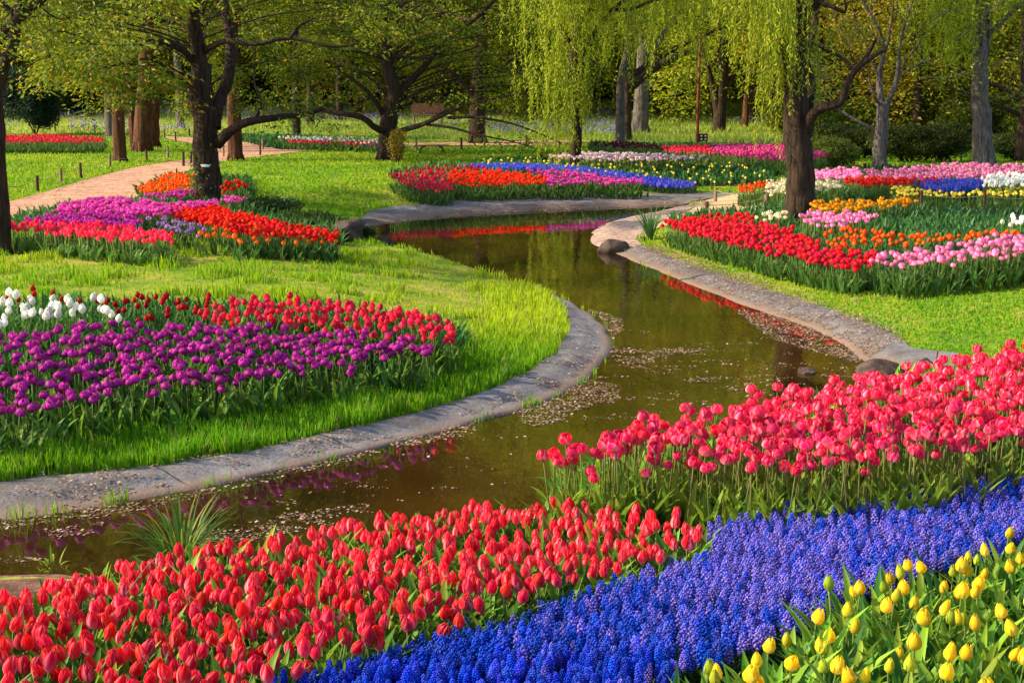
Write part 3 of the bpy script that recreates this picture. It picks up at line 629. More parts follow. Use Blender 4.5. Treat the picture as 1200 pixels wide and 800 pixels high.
BEDNAME = {'amber': 'amber orange tulips along the sand path on the right', 'hotpink': 'broad far bed of bright pink tulips before the meadow', 'palepink': 'ribbon of pale pink tulips beyond the pond',
 'blackpurple': 'row of blackish purple tulips at the foot of the far grey trunk', 'cream': 'cream and pink tulips beside the right willow trunk', 'smallyellow': 'small yellow flowers over dense green leaves',
 'lilac': 'lilac flowers in the middle of the left path bed', 'darkred2': 'deep red tulips in rows on the right'}
GREENS = [(.085, .20, .025), (.14, .27, .03), (.065, .16, .03)]
ind_count = 0
def sunlit_tone_mix(u, v, pale, blue):   # sunlit lavender painted into the grape hyacinths, more towards the right and back
    n = len(u); p = .10+.62*sstep(420, 950, u)-.35*sstep(690, 790, v)+.5*(vnoise(u, v*2, 90, 17)-.5)
    return np.where(RNG.uniform(0, 1, n) < p, np.array(pale)[RNG.integers(0, len(pale), n)], np.array(blue)[RNG.integers(0, len(blue), n)])
for kind, lst in plants.items():
    x, y, hh, bi = [np.concatenate(c) for c in zip(*lst)]
    z = terr(x, y); u, v = proj(x, y, z+hh); cam_d = np.hypot(x, y)
    inview = (u > 2) & (u < 1198) & (v > 2) & (v < 806)
    mine = np.zeros(len(x), bool)
    if kind in TXT:
        main = {'red': 0, 'pink': 1, 'grape': 2, 'yellow': 3, 'purple': 4, 'scarlet': 5, 'white': 6, 'darkred': 7}.get(kind)
        if main is None:
            sel = {'crimson': [i for i, b_ in enumerate(BEDS) if b_[0] == 'crimson'], 'rose': [i for i, b_ in enumerate(BEDS) if b_[0] == 'rose' and b_[3][0] == (1024, 300)],
                   'orange': [i for i, b_ in enumerate(BEDS) if b_[0] == 'orange' and b_[3][0] == (966, 270)], 'magenta': [i for i, b_ in enumerate(BEDS) if b_[0] == 'magenta' and b_[3][0] == (62, 244)],
                   'vermilion': [i for i, b_ in enumerate(BEDS) if b_[0] == 'vermilion' and b_[3][0] == (190, 240)]}[kind]
        else: sel = [main]
        c = np.where(inview & np.isin(bi, sel))[0]; c = c[np.argsort(cam_d[c])][:300]; mine[c] = True
        name, lab, grp = TXT[kind]; parts = kind in FGK; protos = []
        hm = float(np.mean(hh[c])); nvar = 10
        for s_ in range(nvar):
            sd_ = s_*17+3
            if parts:
                root = empty(name, (0, 0, -50)); green = 0
                if kind == 'grape':
                    st, top = stem(hm-.066, .0026, .012, sd_, (.09, .14, .08)); bl = grape(0, sd_); pn = 'flower_spike'
                    lv = [rotv(leaf(hm*random.uniform(.7, 1.1), .008, .35, 1.0, sd_+k, 6, (.05, .13, .03)), random.uniform(0, 6.28)) for k in range(1)]
                else:
                    rs = random.Random(sd_); green = (.0, .75, 0, .12, 0, .9, .05, .5, 0, .2)[s_] if kind == 'yellow' else 0
                    st, top = stem(hm-.03, .0036, .03 if kind == 'red' else .015, sd_, (.20, .22, .06) if kind == 'pink' else (.14, .24, .05)); bl = bloom(kind, 0 if kind in ('red', 'pink', 'yellow', 'purple') else 1, sd_, green); pn = 'bloom'
                    hl = {'pink': .64, 'yellow': .90, 'red': .80}.get(kind, .74)
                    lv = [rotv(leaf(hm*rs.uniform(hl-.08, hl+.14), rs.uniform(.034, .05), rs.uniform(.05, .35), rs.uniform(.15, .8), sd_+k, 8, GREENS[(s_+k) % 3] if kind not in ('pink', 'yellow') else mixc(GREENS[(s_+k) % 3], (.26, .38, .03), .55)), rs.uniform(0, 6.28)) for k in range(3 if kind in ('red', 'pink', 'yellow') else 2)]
                sme = mesh_np('stem', *st, M_leaf); link('stem', sme, root)
                tl = (random.gauss(0, .2), random.gauss(0, .2), 0)
                link(pn, mesh_np(pn, *bl, M_petal), root, top, tl)
                for l_ in lv: link('leaf', mesh_np('leaf', *l_, M_leaf), root)
            else:
                V, T, C = whole(kind, hm, 1, sd_); root = link(name, mesh_np(name, V, T, C, M_petal)); root.location = (0, 0, -50)
            tag(root, lab, 'flower' if kind == 'grape' else 'tulip', grp); protos.append(root)
        pick = np.arange(len(c)) % nvar
        if kind == 'grape': pick[nvar:] = sunlit_tone_mix(u[c], v[c], [0, 1, 4, 6, 7], [2, 3, 5, 8, 9])[nvar:]
        for q, i in enumerate(c):
            pr = protos[int(pick[q])]; o = pr if q < nvar else copy_tree(pr)
            s = hh[i]/hm; o.location = (x[i], y[i], z[i]-.004); o.scale = (1, 1, 1) if parts else (s, s, s); s2 = s*random.uniform(.97, 1.03); o.scale = (s2, s2, s2)
            o.rotation_euler = (random.gauss(0, .10), random.gauss(0, .10), random.uniform(0, 6.283)); ind_count += 1
    # the rest: one mass per bed
    for b_ in np.unique(bi):
        k = (bi == b_) & ~mine; n_r = int(k.sum())
        if n_r == 0: continue
        d = cam_d[k].mean(); lod = 0 if d < 9 and kind in ('red', 'pink') else (1 if d < 13 else 2); g = G(); hm = float(hh[k].mean())
        pr = [whole(kind, hm, lod, 100+s_*7) for s_ in range(5)]
        scatter(g, pr, np.column_stack([x[k], y[k], z[k]-.004]), hh[k]/hm, RNG, .09, .12, sunlit_tone_mix(u[k], v[k], [1, 4], [0, 2, 3]) if kind == 'grape' and b_ == 2 else None)
        base = TXT[kind][0].replace('_', ' ') if kind in TXT else BEDNAME[kind]
        nm = (TXT[kind][0]+'_mass') if kind in TXT else {'amber': 'amber_tulip_mass', 'hotpink': 'bright_pink_tulip_mass', 'palepink': 'pale_pink_tulip_mass', 'blackpurple': 'black_tulip_mass', 'cream': 'cream_tulip_mass', 'smallyellow': 'yellow_flower_mass', 'lilac': 'lilac_flower_mass', 'darkred2': 'deep_red_tulip_mass'}[kind]
        P_ = BEDS[int(b_)][3]; cx = sum(p_[0] for p_ in P_)/len(P_); cy = sum(p_[1] for p_ in P_)/len(P_)
        wx = 'left' if cx < 330 else ('right' if cx > 850 else 'middle'); wy = 'foreground' if cy > 400 else ('near the left lawn' if cy > 300 else ('behind the pond' if cy > 195 else 'far away before the meadow'))
        lab = (base+' flowers massed in a bed, '+wx+' '+wy) if kind in TXT else base+(', '+wx if kind in ('smallyellow', 'cream', 'darkred2') else '')
        tag(link(nm, g.mesh(nm, M_petal)), lab[:90], 'flower bed', None, 'stuff')
print('individual flowers', ind_count, 'rest', sum(len(l[0]) for v_ in plants.values() for l in v_)-ind_count)
# leaf fillers (dense foliage of the beds)
def filler(name, poly, sp, L_, Wd, label, cols, seed=0, exclude=(), nleaf=3, lean=(.08, .5)):
    x, y = fill_poly(poly, sp, RNG); k = y > 2.4; u, v = proj(x, y, gb(y)+.1); k &= (u > -80) & (u < 1280) & (v < 860)
    x, y = x[k], y[k]; rng = random.Random(seed); pr = []
    for s_ in range(6):
        g = G()
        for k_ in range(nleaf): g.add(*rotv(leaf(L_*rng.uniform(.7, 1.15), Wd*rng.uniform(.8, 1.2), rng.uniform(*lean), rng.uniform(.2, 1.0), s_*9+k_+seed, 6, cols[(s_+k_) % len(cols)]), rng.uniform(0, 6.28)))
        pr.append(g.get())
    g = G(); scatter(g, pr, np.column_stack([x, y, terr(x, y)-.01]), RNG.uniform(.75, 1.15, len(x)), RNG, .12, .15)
    tag(link(name, g.mesh(name, M_leaf)), label, 'leaves', None, 'stuff')
YG = [(.16, .30, .025), (.28, .40, .03), (.11, .24, .03)]
filler('tulip_leaves', [PG(a, b) for a, b in [(648, 592), (660, 566), (760, 545), (860, 518), (960, 492), (1060, 470), (1300, 450), (1300, 582), (1200, 588), (1100, 600), (1000, 616), (900, 640), (860, 648), (840, 625), (740, 606)]], .058, .30, .044, 'bright green leaves under the tall pink tulips', YG, 5)
filler('tulip_leaves', BEDW[0][3], .080, .26, .038, 'green leaves between the red tulips of the front bed', YG+GREENS[:1], 6)
filler('tulip_leaves', BEDW[3][3], .062, .30, .036, 'dense upright leaves of the yellow tulip bed', GREENS+YG, 7, lean=(.03, .3))
filler('tulip_leaves', BEDG[2], .075, .24, .03, 'dark green leaves of the bed on the left lawn', [(.04, .12, .022), (.06, .15, .03), (.035, .10, .02)], 8)
filler('grape_hyacinth_leaves', BEDW[2][3], .05, .15, .007, 'thin grassy leaves under the grape hyacinths', [(.05, .12, .03), (.08, .16, .03)], 9, lean=(.2, .7))
for i_, lb in ((3, 'leafy bed beside the chip path'), (4, 'leaves round the foot of the large left tree'), (5, 'leaves of the far red bed on the left'), (7, 'leaves of the far mixed bed beyond the path'), (8, 'leafy front of the red bed beyond the pond'), (9, 'broad green leafy bed beyond the pond'), (10, 'leaves of the far pink bed'), (11, 'leafy rows of the right hand bed'), (12, 'leafy front of the bed by the right willow')):
    d = np.array(BEDG[i_])[:, 1].mean(); k_ = 1+max(0, d-18)/30
    filler('tulip_leaves', BEDG[i_], .10*k_, .25, .040*k_, lb, [(.045, .13, .028), (.07, .17, .035), (.06, .16, .05)], 20+i_, nleaf=2 if d > 25 else 3)

# ------------------------------------------------------------------ trees
def rnd_unit(n):
    v = RNG.normal(0, 1, (n, 3)); return v/np.linalg.norm(v, axis=1)[:, None]
def leaf_cards(P, D, S, C, aspect=.42, fold=.25):
    """one folded diamond leaf (two triangles pairs) per row: P root, D unit direction, S length"""
    n = len(P); r = rnd_unit(n); side = np.cross(D, r); side /= np.linalg.norm(side, axis=1)[:, None]+1e-9; nr = np.cross(side, D)
    S = S[:, None]; mid = P+D*S*.45
    V = np.stack([P, mid+side*S*aspect*.5+nr*S*fold*.3, P+D*S-nr*S*.1, mid-side*S*aspect*.5+nr*S*fold*.3], 1).reshape(-1, 3)
    T = (np.array([(0, 1, 2), (0, 2, 3)])[None]+np.arange(n)[:, None, None]*4).reshape(-1, 3)
    return V, T, np.repeat(C, 4, 0)
def col_mix(n, c1, c2, c3=None, p3=.1, sd=.25, base=None):
    t = np.clip((base if base is not None else .5)+RNG.normal(0, sd, n), 0, 1)[:, None]; C = (1-t)*np.array(c1)+t*np.array(c2)
    if c3 is not None: C = np.where((RNG.uniform(0, 1, n) < p3)[:, None], np.array(c3), C)
    return C
class Tree:
    def __init__(s): s.b = G(); s.c = G(); s.tips = []
    def limb(s, pts, r0, r1, sides=9, jag=.10, sub=5, pw=1.0):
        P = [Vector(p) for p in smooth_line([tuple(p) for p in pts], sub)]; n = len(P); rad = [r0+(r1-r0)*(i/(n-1))**pw for i in range(n)]
        P = [p+Vector((random.gauss(0, 1), random.gauss(0, 1), random.gauss(0, 1)))*rad[i]*.04*(0 if i == 0 else 1) for i, p in enumerate(P)]
        s.b.add(*tube(P, rad, sides, jag)); return P, rad
    def grow(s, p, d, r, L_, depth, up=.15, spread=.7, droop=0):
        n = 5; pts = [Vector(p)]; dd = Vector(d).normalized()
        for i in range(n):
            dd = (dd+Vector((random.gauss(0, .16), random.gauss(0, .16), random.gauss(0, .13)+up*.3-droop*.12))).normalized(); pts.append(pts[-1]+dd*L_/n)
        s.b.add(*tube(pts, [r*(1-.55*i/n) for i in range(n+1)], 7 if r > .05 else (5 if r > .015 else 4), .06))
        for i in range(2 if depth > 1 else 0, n+1):
            if depth <= 1: s.tips.append((pts[i], dd.copy()))
        if depth > 0:
            for k in range(random.choice((2, 3, 3))):
                q = pts[random.choice((3, 4, 5)) if k else 5]; a = rnd_unit(1)[0]; nd = (dd+Vector(a)*spread).normalized(); s.grow(q, nd, r*.55, L_*random.uniform(.6, .85), depth-1, up, spread, droop)
        return pts
    def sprays(s, tips, per, rad, size, c1, c2, c3=None, p3=.1, flat=.45, droop=.35, aspect=.42, sd=.22):
        if not tips: return
        P = np.array([tuple(t[0]) for t in tips]); n = len(P); n2 = n*per; P = np.repeat(P, per, 0)
        off = RNG.normal(0, 1, (n2, 3))*np.array([rad, rad, rad*flat]); Pp = P+off
        D = off/(np.linalg.norm(off, axis=1)[:, None]+1e-6)*np.array([1, 1, .3])+rnd_unit(n2)*.5; D[:, 2] -= droop; D /= np.linalg.norm(D, axis=1)[:, None]
        bs = .5+.9*(vnoise(Pp[:, 0]+Pp[:, 1]*.6, Pp[:, 2]*1.7, .9, 3)-.5)
        s.c.add(*leaf_cards(Pp, D, size*RNG.uniform(.6, 1.25, n2), col_mix(n2, c1, c2, c3, p3, sd, bs), aspect))
    def strands(s, starts, lens, size, c1, c2, step=.07, c3=None):
        Ps = []; Ds = []; bs = []
        for p, L_ in zip(starts, lens):
            n = int(L_/step); sw = RNG.normal(0, .10, 2); ph = RNG.uniform(0, 6, 2); b_ = RNG.uniform(.2, .8)
            t = np.arange(n)*step; x = p[0]+sw[0]*np.sqrt(t)+.03*np.sin(t*3+ph[0]); y = p[1]+sw[1]*np.sqrt(t)+.03*np.sin(t*3+ph[1]); z = p[2]-t
            q = np.column_stack([x, y, z])
            if n > 3:
                m_ = q[::max(1, n//5)]; v_, t_ = tube(m_, [.004]*len(m_), 3); s.c.add(v_, t_, (.16, .17, .03))
            for k in range(2):
                Ps.append(q+RNG.normal(0, .012, q.shape)); d = RNG.normal(0, .55, (n, 3)); d[:, 2] = -.75; Ds.append(d); bs.append(np.full(n, b_))
        P = np.vstack(Ps); D = np.vstack(Ds); D /= np.linalg.norm(D, axis=1)[:, None]; b_ = np.concatenate(bs)
        s.c.add(*leaf_cards(P, D, size*RNG.uniform(.6, 1.3, len(P)), col_mix(len(P), c1, c2, c3, .06, .2, b_), .22, .1))
    def build(s, name, label, base, bark, cat='tree', group=None):
        base = (base[0], base[1], float(base[2])); r = empty(name, base); tag(r, label, cat, group)
        link('trunk', s.b.mesh('trunk', bark, base), r)
        if s.c.n: link('crown', s.c.mesh('crown', M_crown, base), r)
        return r
def flare(T_, base, r, n=6, L_=.5):     # root flare
    for k in range(n):
        a = 2*math.pi*k/n+random.uniform(-.3, .3); d = Vector((math.cos(a), math.sin(a), 0)); b_ = Vector(base)
        T_.b.add(*tube([b_+d*r*.35+Vector((0, 0, r*2.6)), b_+d*r*.75+Vector((0, 0, r*1.0)), b_+d*r*1.1+Vector((0, 0, r*.2)), b_+d*r*(1.45)+Vector((0, 0, -.06))], [r*.30, r*.34, r*.28, r*.12], 7, .08))
def base_of(px, py): x, y = PG(px, py); return Vector((x, y, float(terr(np.array([x]), np.array([y]))[0])-.02))
CH1, CH2, CH3 = (.055, .115, .006), (.26, .33, .010), (.46, .30, .02)
WL1, WL2, WL3 = (.24, .36, .012), (.52, .60, .03), (.70, .62, .05)

# 1 large leaning tree on the left (242,240)
b0 = base_of(243, 243); Y0 = b0.y; T_ = Tree(); D = lambda px, py, dy=0: PD(px, py, Y0+dy)
T_.limb([b0, D(243, 215), D(241, 180), D(240, 140), D(234, 110), D(236, 75)], .24, .17, 14, .12); flare(T_, b0, .23, 7)
T_.limb([D(250, 150), D(256, 120, .2), D(268, 90, .4), D(270, 50, .7), D(262, 0, 1), D(255, -90, 1.5), D(250, -200, 1.6)], .13, .05, 10)
T_.limb([D(237, 90), D(232, 60), D(228, 30, -.2), D(226, 0, -.4), D(220, -60, -.6), D(215, -160, -1), D(225, -300, -1)], .15, .04, 10)
T_.limb([D(256, 168), D(266, 157, -.3), D(280, 147, -.5), D(300, 141, -.6), D(330, 137, -.4), D(352, 135, -.2), D(380, 128, 0)], .10, .03, 9)
T_.limb([D(226, 72), D(213, 58, -.3), D(190, 50, -.5), D(165, 52, -.7), D(140, 60, -.8), D(110, 69, -.8), D(85, 68, -.6), D(50, 60, -.3), D(25, 52, 0)], .065, .015, 8)
T_.limb([D(226, 5), D(210, -15), D(180, -30), D(140, -50)], .07, .02, 8)
T_.limb([D(240, 60), D(265, 48, -.5), D(300, 52, -.8), D(340, 45, -.8), D(388, 55, -.9), D(420, 52, -.9)], .055, .012, 8)
T_.limb([D(340, 45, -.8), D(352, 30, -.8), D(368, 22, -.9)], .03, .012, 7)
T_.limb([D(300, 141, -.6), D(306, 120, -.6), D(298, 95, -.5), D(300, 50, -.6)], .03, .008, 6)
for _ in range(56):   # boughs through the visible lower crown
    px = random.uniform(60, 430); py = random.uniform(-60, 105) if px > 190 else random.uniform(-60, 95)
    if (300 < px and py > 90) or (px < 115 and py > 35): continue
    q = D(px, py, random.uniform(-1.2, 2.6)); c_ = D(240, 60); d = (q-c_); d.z *= .2
    a_ = D(238, min(130, py+35)); T_.limb([a_, a_.lerp(q, .5)+Vector((0, 0, .12)), q], .015, .010, 5, .05, 3); T_.grow(q, d, .018, random.uniform(.6, 1.1), 1, .0, .8, .5)
for px, py in ((285, 130), (300, 125), (315, 128), (330, 125), (345, 130), (290, 110), (360, 118), (320, 112), (345, 105), (378, 118), (365, 140), (330, 148), (200, 85), (180, 75), (150, 78), (135, 90), (205, 100), (215, 120), (390, 150), (400, 160)):
    T_.tips += [(D(px+random.uniform(-8, 8), py+random.uniform(-6, 6), random.uniform(-.8, .3)), Vector((1, 0, 0))) for _ in range(2)]
T_.sprays(T_.tips, 24, .15, .088, CH1, CH2, CH3, .10, .32, .45)
low = list(T_.tips); T_.tips = []
for _ in range(10):
    q = D(random.uniform(100, 400), random.uniform(-350, -120), random.uniform(-2, 2)); T_.grow(q, q-D(240, -100), .04, 1.4, 2, .2, .8)
T_.sprays(T_.tips, 12, .35, .14, CH1, CH2, CH3, .08, .5)
tr = T_.build('cherry_tree', 'large dark trunked tree with a long low limb behind the magenta and orange red tulips', b0, M_bark)
vv, tt = tube([D(243, 195)+Vector((0, 0, 0)), D(243, 192)], [.225, .225], 14); link('white_band', mesh_np('white_band', vv-np.array(b0), tt, None, M_white), tr)
g = G(); n2 = 260; a = RNG.normal(3.6, .9, n2); zz = RNG.uniform(.0, 1.0, n2)**1.6*1.1; P = np.array(b0)+np.column_stack([np.cos(a)*.27, np.sin(a)*.27, zz]); g.add(*leaf_cards(P, rnd_unit(n2), np.full(n2, .05), col_mix(n2, (.07, .16, .02), (.16, .28, .03)), .6)); link('ivy', g.mesh('ivy', M_crown, b0), tr)

# 2 centre tree (455,185) with long drooping limbs
b0 = base_of(456, 188); Y0 = b0.y; T_ = Tree(); D = lambda px, py, dy=0: PD(px, py, Y0+dy)
T_.limb([b0, D(454, 165), D(457, 135), D(462, 110), D(455, 80), D(452, 40), D(450, -40), D(455, -160)], .29, .07, 12); flare(T_, b0, .28)
T_.limb([D(455, 155), D(440, 150, -.5), D(425, 138, -.8), D(405, 134, -1), D(385, 131, -1), D(370, 124, -1), D(362, 118, -1)], .10, .04, 9)
T_.limb([D(460, 157), D(475, 152, -.6), D(495, 146, -1), D(515, 137, -1.2), D(535, 128, -1.3), D(552, 120, -1.3)], .085, .03, 9)
T_.limb([D(500, 146, -1), D(530, 150, -1.5), D(560, 158, -2), D(600, 166, -2.2), D(630, 175, -2.4)], .04, .010, 7)
T_.limb([D(525, 138, -1.2), D(560, 138, -1.6), D(600, 145, -1.8), D(640, 160, -2), D(665, 172, -2)], .045, .010, 7)
T_.limb([D(505, 140, -1), D(530, 127, -1.2), D(570, 118, -1.4), D(600, 112, -1.4), D(640, 108, -1.4)], .045, .012, 7)
T_.limb([D(450, 135), D(440, 120, -.3), D(428, 105, -.5), D(415, 95, -.6), D(395, 80, -.6)], .09, .03, 8)
T_.limb([D(462, 115), D(480, 95, .3), D(500, 75, .5), D(520, 50, .6), D(560, 20, .6), D(600, -20, .8)], .12, .03, 8)
T_.limb([D(455, 70), D(425, 62, -.4), D(400, 60, -.5), D(375, 58, -.5)], .05, .02, 7)
T_.limb([D(456, 66), D(490, 68, -.4), D(520, 66, -.5), D(560, 55, -.5)], .05, .02, 7)
T_.limb([D(504, 125, -1), D(512, 100, -1), D(520, 75, -1)], .03, .01, 6)
for _ in range(75):
    px = random.uniform(365, 640); py = random.uniform(-70, 112)
    q = D(px, py, random.uniform(-.8, 4.5)); d = q-D(457, 80); d.z *= .15; a_ = D(456, min(130, py+35)); T_.limb([a_, a_.lerp(q, .5)+Vector((0, 0, .2)), q], .020, .011, 5, .05, 3); T_.grow(q, d, .02, random.uniform(.9, 1.7), 1, 0, .8, .5)
for px, py in ((560, 140), (590, 150), (615, 158), (640, 165), (605, 140), (630, 148), (575, 125), (600, 120), (655, 172), (565, 165), (590, 170), (620, 176), (530, 120), (480, 125), (600, 178), (640, 182), (540, 108), (400, 105), (385, 112)):
    T_.tips += [(D(px+random.uniform(-14, 14), py+random.uniform(-7, 7), random.uniform(-2.6, -1)), Vector((1, 0, 0))) for _ in range(2)]
T_.sprays(T_.tips, 22, .21, .11, (.05, .115, .006), (.24, .33, .012), (.42, .30, .02), .08, .30, .4)
T_.tips = []
for _ in range(14):
    q = D(random.uniform(350, 620), random.uniform(-300, -80), random.uniform(-3, 3)); T_.grow(q, q-D(455, -60), .05, 2.0, 2, .2, .8)
T_.sprays(T_.tips, 10, .45, .2, (.09, .14, .012), (.21, .25, .02), None, 0, .5)
T_.build('spreading_tree', 'dark tree beside the bench with long drooping limbs reaching over the far red bed', b0, M_bark)

# willows
def willow(name, label, base_px, limbs, zones, size, r, bark, c=(WL1, WL2, WL3), top=9):
    b0 = base_of(*base_px); Y0 = b0.y; T_ = Tree(); D = lambda px, py, dy=0: PD(px, py, Y0+dy)
    for L_ in limbs: T_.limb([D(*p) if p is not None else b0 for p in L_[0]], L_[1], L_[2], 12, .12)
    flare(T_, b0, r)
    for (x0, x1, y0, y1, ylo, n, dy0, dy1) in zones:   # strands start between y0 and y1, end near ylo
        st = []; ln = []; q_ = 0
        while q_ < n:
            px = random.uniform(x0, x1); py = random.uniform(y0, y1); dy = random.uniform(dy0, dy1); p = D(px, py, dy); m_ = random.randint(5, 14); e_ = D(px, ylo+random.gauss(0, 26), dy); L0 = max(.3, p.z-e_.z)*random.uniform(.65, 1.0); w_ = size*random.uniform(2, 4.5)
            for _ in range(m_):
                st.append((p.x+random.gauss(0, w_), p.y+random.gauss(0, w_), p.z+random.gauss(0, .1))); ln.append(max(.2, L0*random.uniform(.45, 1.05)))
            q_ += m_
        T_.strands(st, ln, size, c[0], c[1], size*.55, c[2])
    return T_.build(name, label, b0, bark)
willow('willow_tree', 'large willow with a thick dark trunk rising from the crimson tulips on the right', (937, 264),
 [(([None, (938, 225), (936, 180), (933, 140), (932, 100), (936, 60), (940, 20), (945, -60), (950, -200)]), .235, .10),
  (([(944, 160), (952, 136, -.2), (965, 126, -.3), (985, 120, -.4), (992, 100, -.4), (1003, 82, -.5), (1020, 68, -.6), (1038, 58, -.6)]), .085, .03),
  (([(1005, 80, -.5), (1018, 62, -.5), (1027, 45, -.6)]), .035, .02), (([(1001, 84, -.5), (990, 70, -.3), (965, 58, 0), (950, 48, .2)]), .03, .01),
  (([(940, 15), (955, 5), (970, -20), (1010, -80)]), .10, .04), (([(955, 2), (975, 8, -.3), (990, 14, -.3), (990, 0, -.3)]), .04, .015),
  (([(946, 150), (952, 100, .3), (945, 70, .4), (955, 30, .5), (960, -60, .5)]), .07, .03), (([(934, 110), (920, 80, -.2), (915, 40, -.2)]), .025, .01)],
 [(898, 925, -40, 20, 75, 90, -.7, .3), (908, 924, 10, 90, 138, 60, -.5, .0), (835, 890, -160, -20, 50, 80, -1.2, 1.2), (880, 1010, -260, -100, -25, 60, -1, 1), (1000, 1060, -200, -60, 20, 12, -1, 0)], .075, .24, M_bark)
willow('willow_tree', 'slender weeping willow in the middle whose pale green veil hides its trunk', (672, 202),
 [(([None, (674, 175), (676, 150), (676, 110), (672, 70), (678, 20), (680, -80), (678, -220)]), .15, .07), (([(676, 90), (690, 50), (720, 10), (760, -15), (820, -40)]), .07, .03), (([(674, 60), (650, 20), (630, -40)]), .06, .03), (([(676, 20), (700, 10), (735, 12), (760, 3), (790, -8)]), .05, .03)],
 [(612, 700, -160, 10, 62, 190, -1.6, 1.6), (640, 760, -160, 30, 78, 170, -1.6, 1.6), (640, 690, 30, 110, 160, 100, -.7, .5), (648, 668, 90, 140, 190, 40, -.8, -.2), (700, 850, -160, -10, 40, 130, -2, 1.5), (600, 860, -500, -180, -60, 160, -2, 2)], .10, .15, M_bark)
willow('willow_tree', 'willow with mottled grey bark and pale yellow hanging shoots at the right', (1153, 197),
 [(([None, (1152, 170), (1150, 130), (1148, 90), (1148, 50), (1150, 10), (1155, -100), (1150, -250)]), .27, .10), (([(1158, 40), (1170, 30), (1185, 15), (1205, 0), (1240, -30)]), .07, .04), (([(1157, 60), (1160, 30), (1158, 0)]), .06, .04), (([(1145, 55), (1137, 45), (1133, 38)]), .04, .02)],
 [(1085, 1145, -120, -10, 50, 170, -1.5, .6), (1100, 1130, -20, 40, 85, 50, -1, 0), (1165, 1240, -160, -30, 30, 90, -1.5, 1), (1050, 1260, -450, -150, -60, 120, -2, 2)], .11, .26, M_bark_grey)
willow('willow_tree', 'young pale barked willow just left of the thick far trunk beyond the pink ribbon', (727, 178),
 [(([None, (727, 150), (727, 110), (729, 85), (735, 60), (738, 20), (735, -60)]), .16, .07)],
 [(690, 790, -160, 10, 60, 150, -2.5, 2), (740, 900, -160, 30, 76, 190, -3, 2), (700, 860, -400, -150, -50, 120, -3, 3)], .13, .16, M_bark_grey)
willow('willow_tree', 'willow outside the frame at upper left whose shoots hang into view', (60, 208),
 [([(60, 208), (66, 100, 2), (80, 0, 2), (90, -150, 2)], .02, .02)], [(85, 135, -160, -10, 35, 60, -.6, .6)], .11, .02, M_bark) if False else None
# shoots in the near top: left edge tree and hanging sprays
b0 = base_of(2, 297); Y0 = b0.y; T_ = Tree(); D = lambda px, py, dy=0: PD(px, py, Y0+dy)
T_.limb([b0, D(0, 250), D(-3, 200), D(-4, 150), D(-5, 110), D(3, 80), D(13, 55), D(18, 30), D(25, 5), D(35, -60), D(60, -160)], .115, .05, 11); flare(T_, b0, .11, 5)
T_.limb([D(-30, 70), D(-10, 55), D(8, 35), D(25, 18), D(42, 5), D(62, -12), D(100, -60)], .08, .04, 10)
T_.limb([D(20, 20), D(10, 12), D(0, 2), D(-20, -10)], .05, .02, 8)
T_.limb([D(0, 97), D(20, 88), D(40, 74), D(58, 64)], .012, .005, 5); T_.limb([D(30, 12), D(45, 8), D(60, 18), D(75, 25)], .02, .005, 5)
for _ in range(22):
    q = D(random.uniform(0, 110), random.uniform(-70, 50), random.uniform(-1, 2)); T_.grow(q, (random.gauss(0, 1), random.gauss(0, .5), -.1), .01, .6, 1, 0, .8, .4)
T_.sprays(T_.tips, 11, .16, .075, CH1, (.27, .30, .02), CH3, .05, .45, .4)
T_.build('cherry_tree', 'thin dark tree cut by the left edge with a forked top', b0, M_bark)
# grey multi stemmed tree on the right (1032,195)
b0 = base_of(1031, 197); Y0 = b0.y; T_ = Tree(); D = lambda px, py, dy=0: PD(px, py, Y0+dy)
T_.limb([b0, D(1031, 170), D(1034, 140), D(1035, 120)], .18, .15, 11); flare(T_, b0, .17)
for pts, r in (([(1035, 125), (1030, 100), (1033, 75), (1040, 50), (1045, 20), (1050, -30)], .09), ([(1036, 130), (1045, 110), (1052, 85), (1055, 50), (1062, 20), (1080, -20)], .08), ([(1033, 125), (1024, 112), (1020, 100), (1018, 80)], .04), ([(1030, 155), (1005, 142), (980, 128), (960, 118), (940, 112)], .045), ([(1045, 105), (1060, 85), (1085, 72), (1110, 65)], .035), ([(1038, 60), (1028, 30), (1010, 0), (1000, -40)], .05), ([(1052, 85), (1070, 60), (1095, 30), (1120, 5)], .03), ([(1035, 100), (1020, 70), (1010, 40), (985, 20)], .03)):
    T_.limb([D(a_, b_, random.uniform(-.4, .4) if i_ else 0) for i_, (a_, b_) in enumerate(pts)], r, .012, 8)
for _ in range(60):
    q = D(random.uniform(950, 1130), random.uniform(-80, 110), random.uniform(-2, 2)); d = q-D(1035, 90); T_.grow(q, d, .016, random.uniform(.8, 1.5), 1, .2, .7)
T_.sprays(T_.tips, 9, .22, .10, (.13, .20, .015), (.30, .34, .02), (.45, .30, .03), .12, .6, .2)
T_.build('bare_limbed_tree', 'pale grey many stemmed tree with sparse young leaves left of the mottled willow', b0, M_bark_grey)

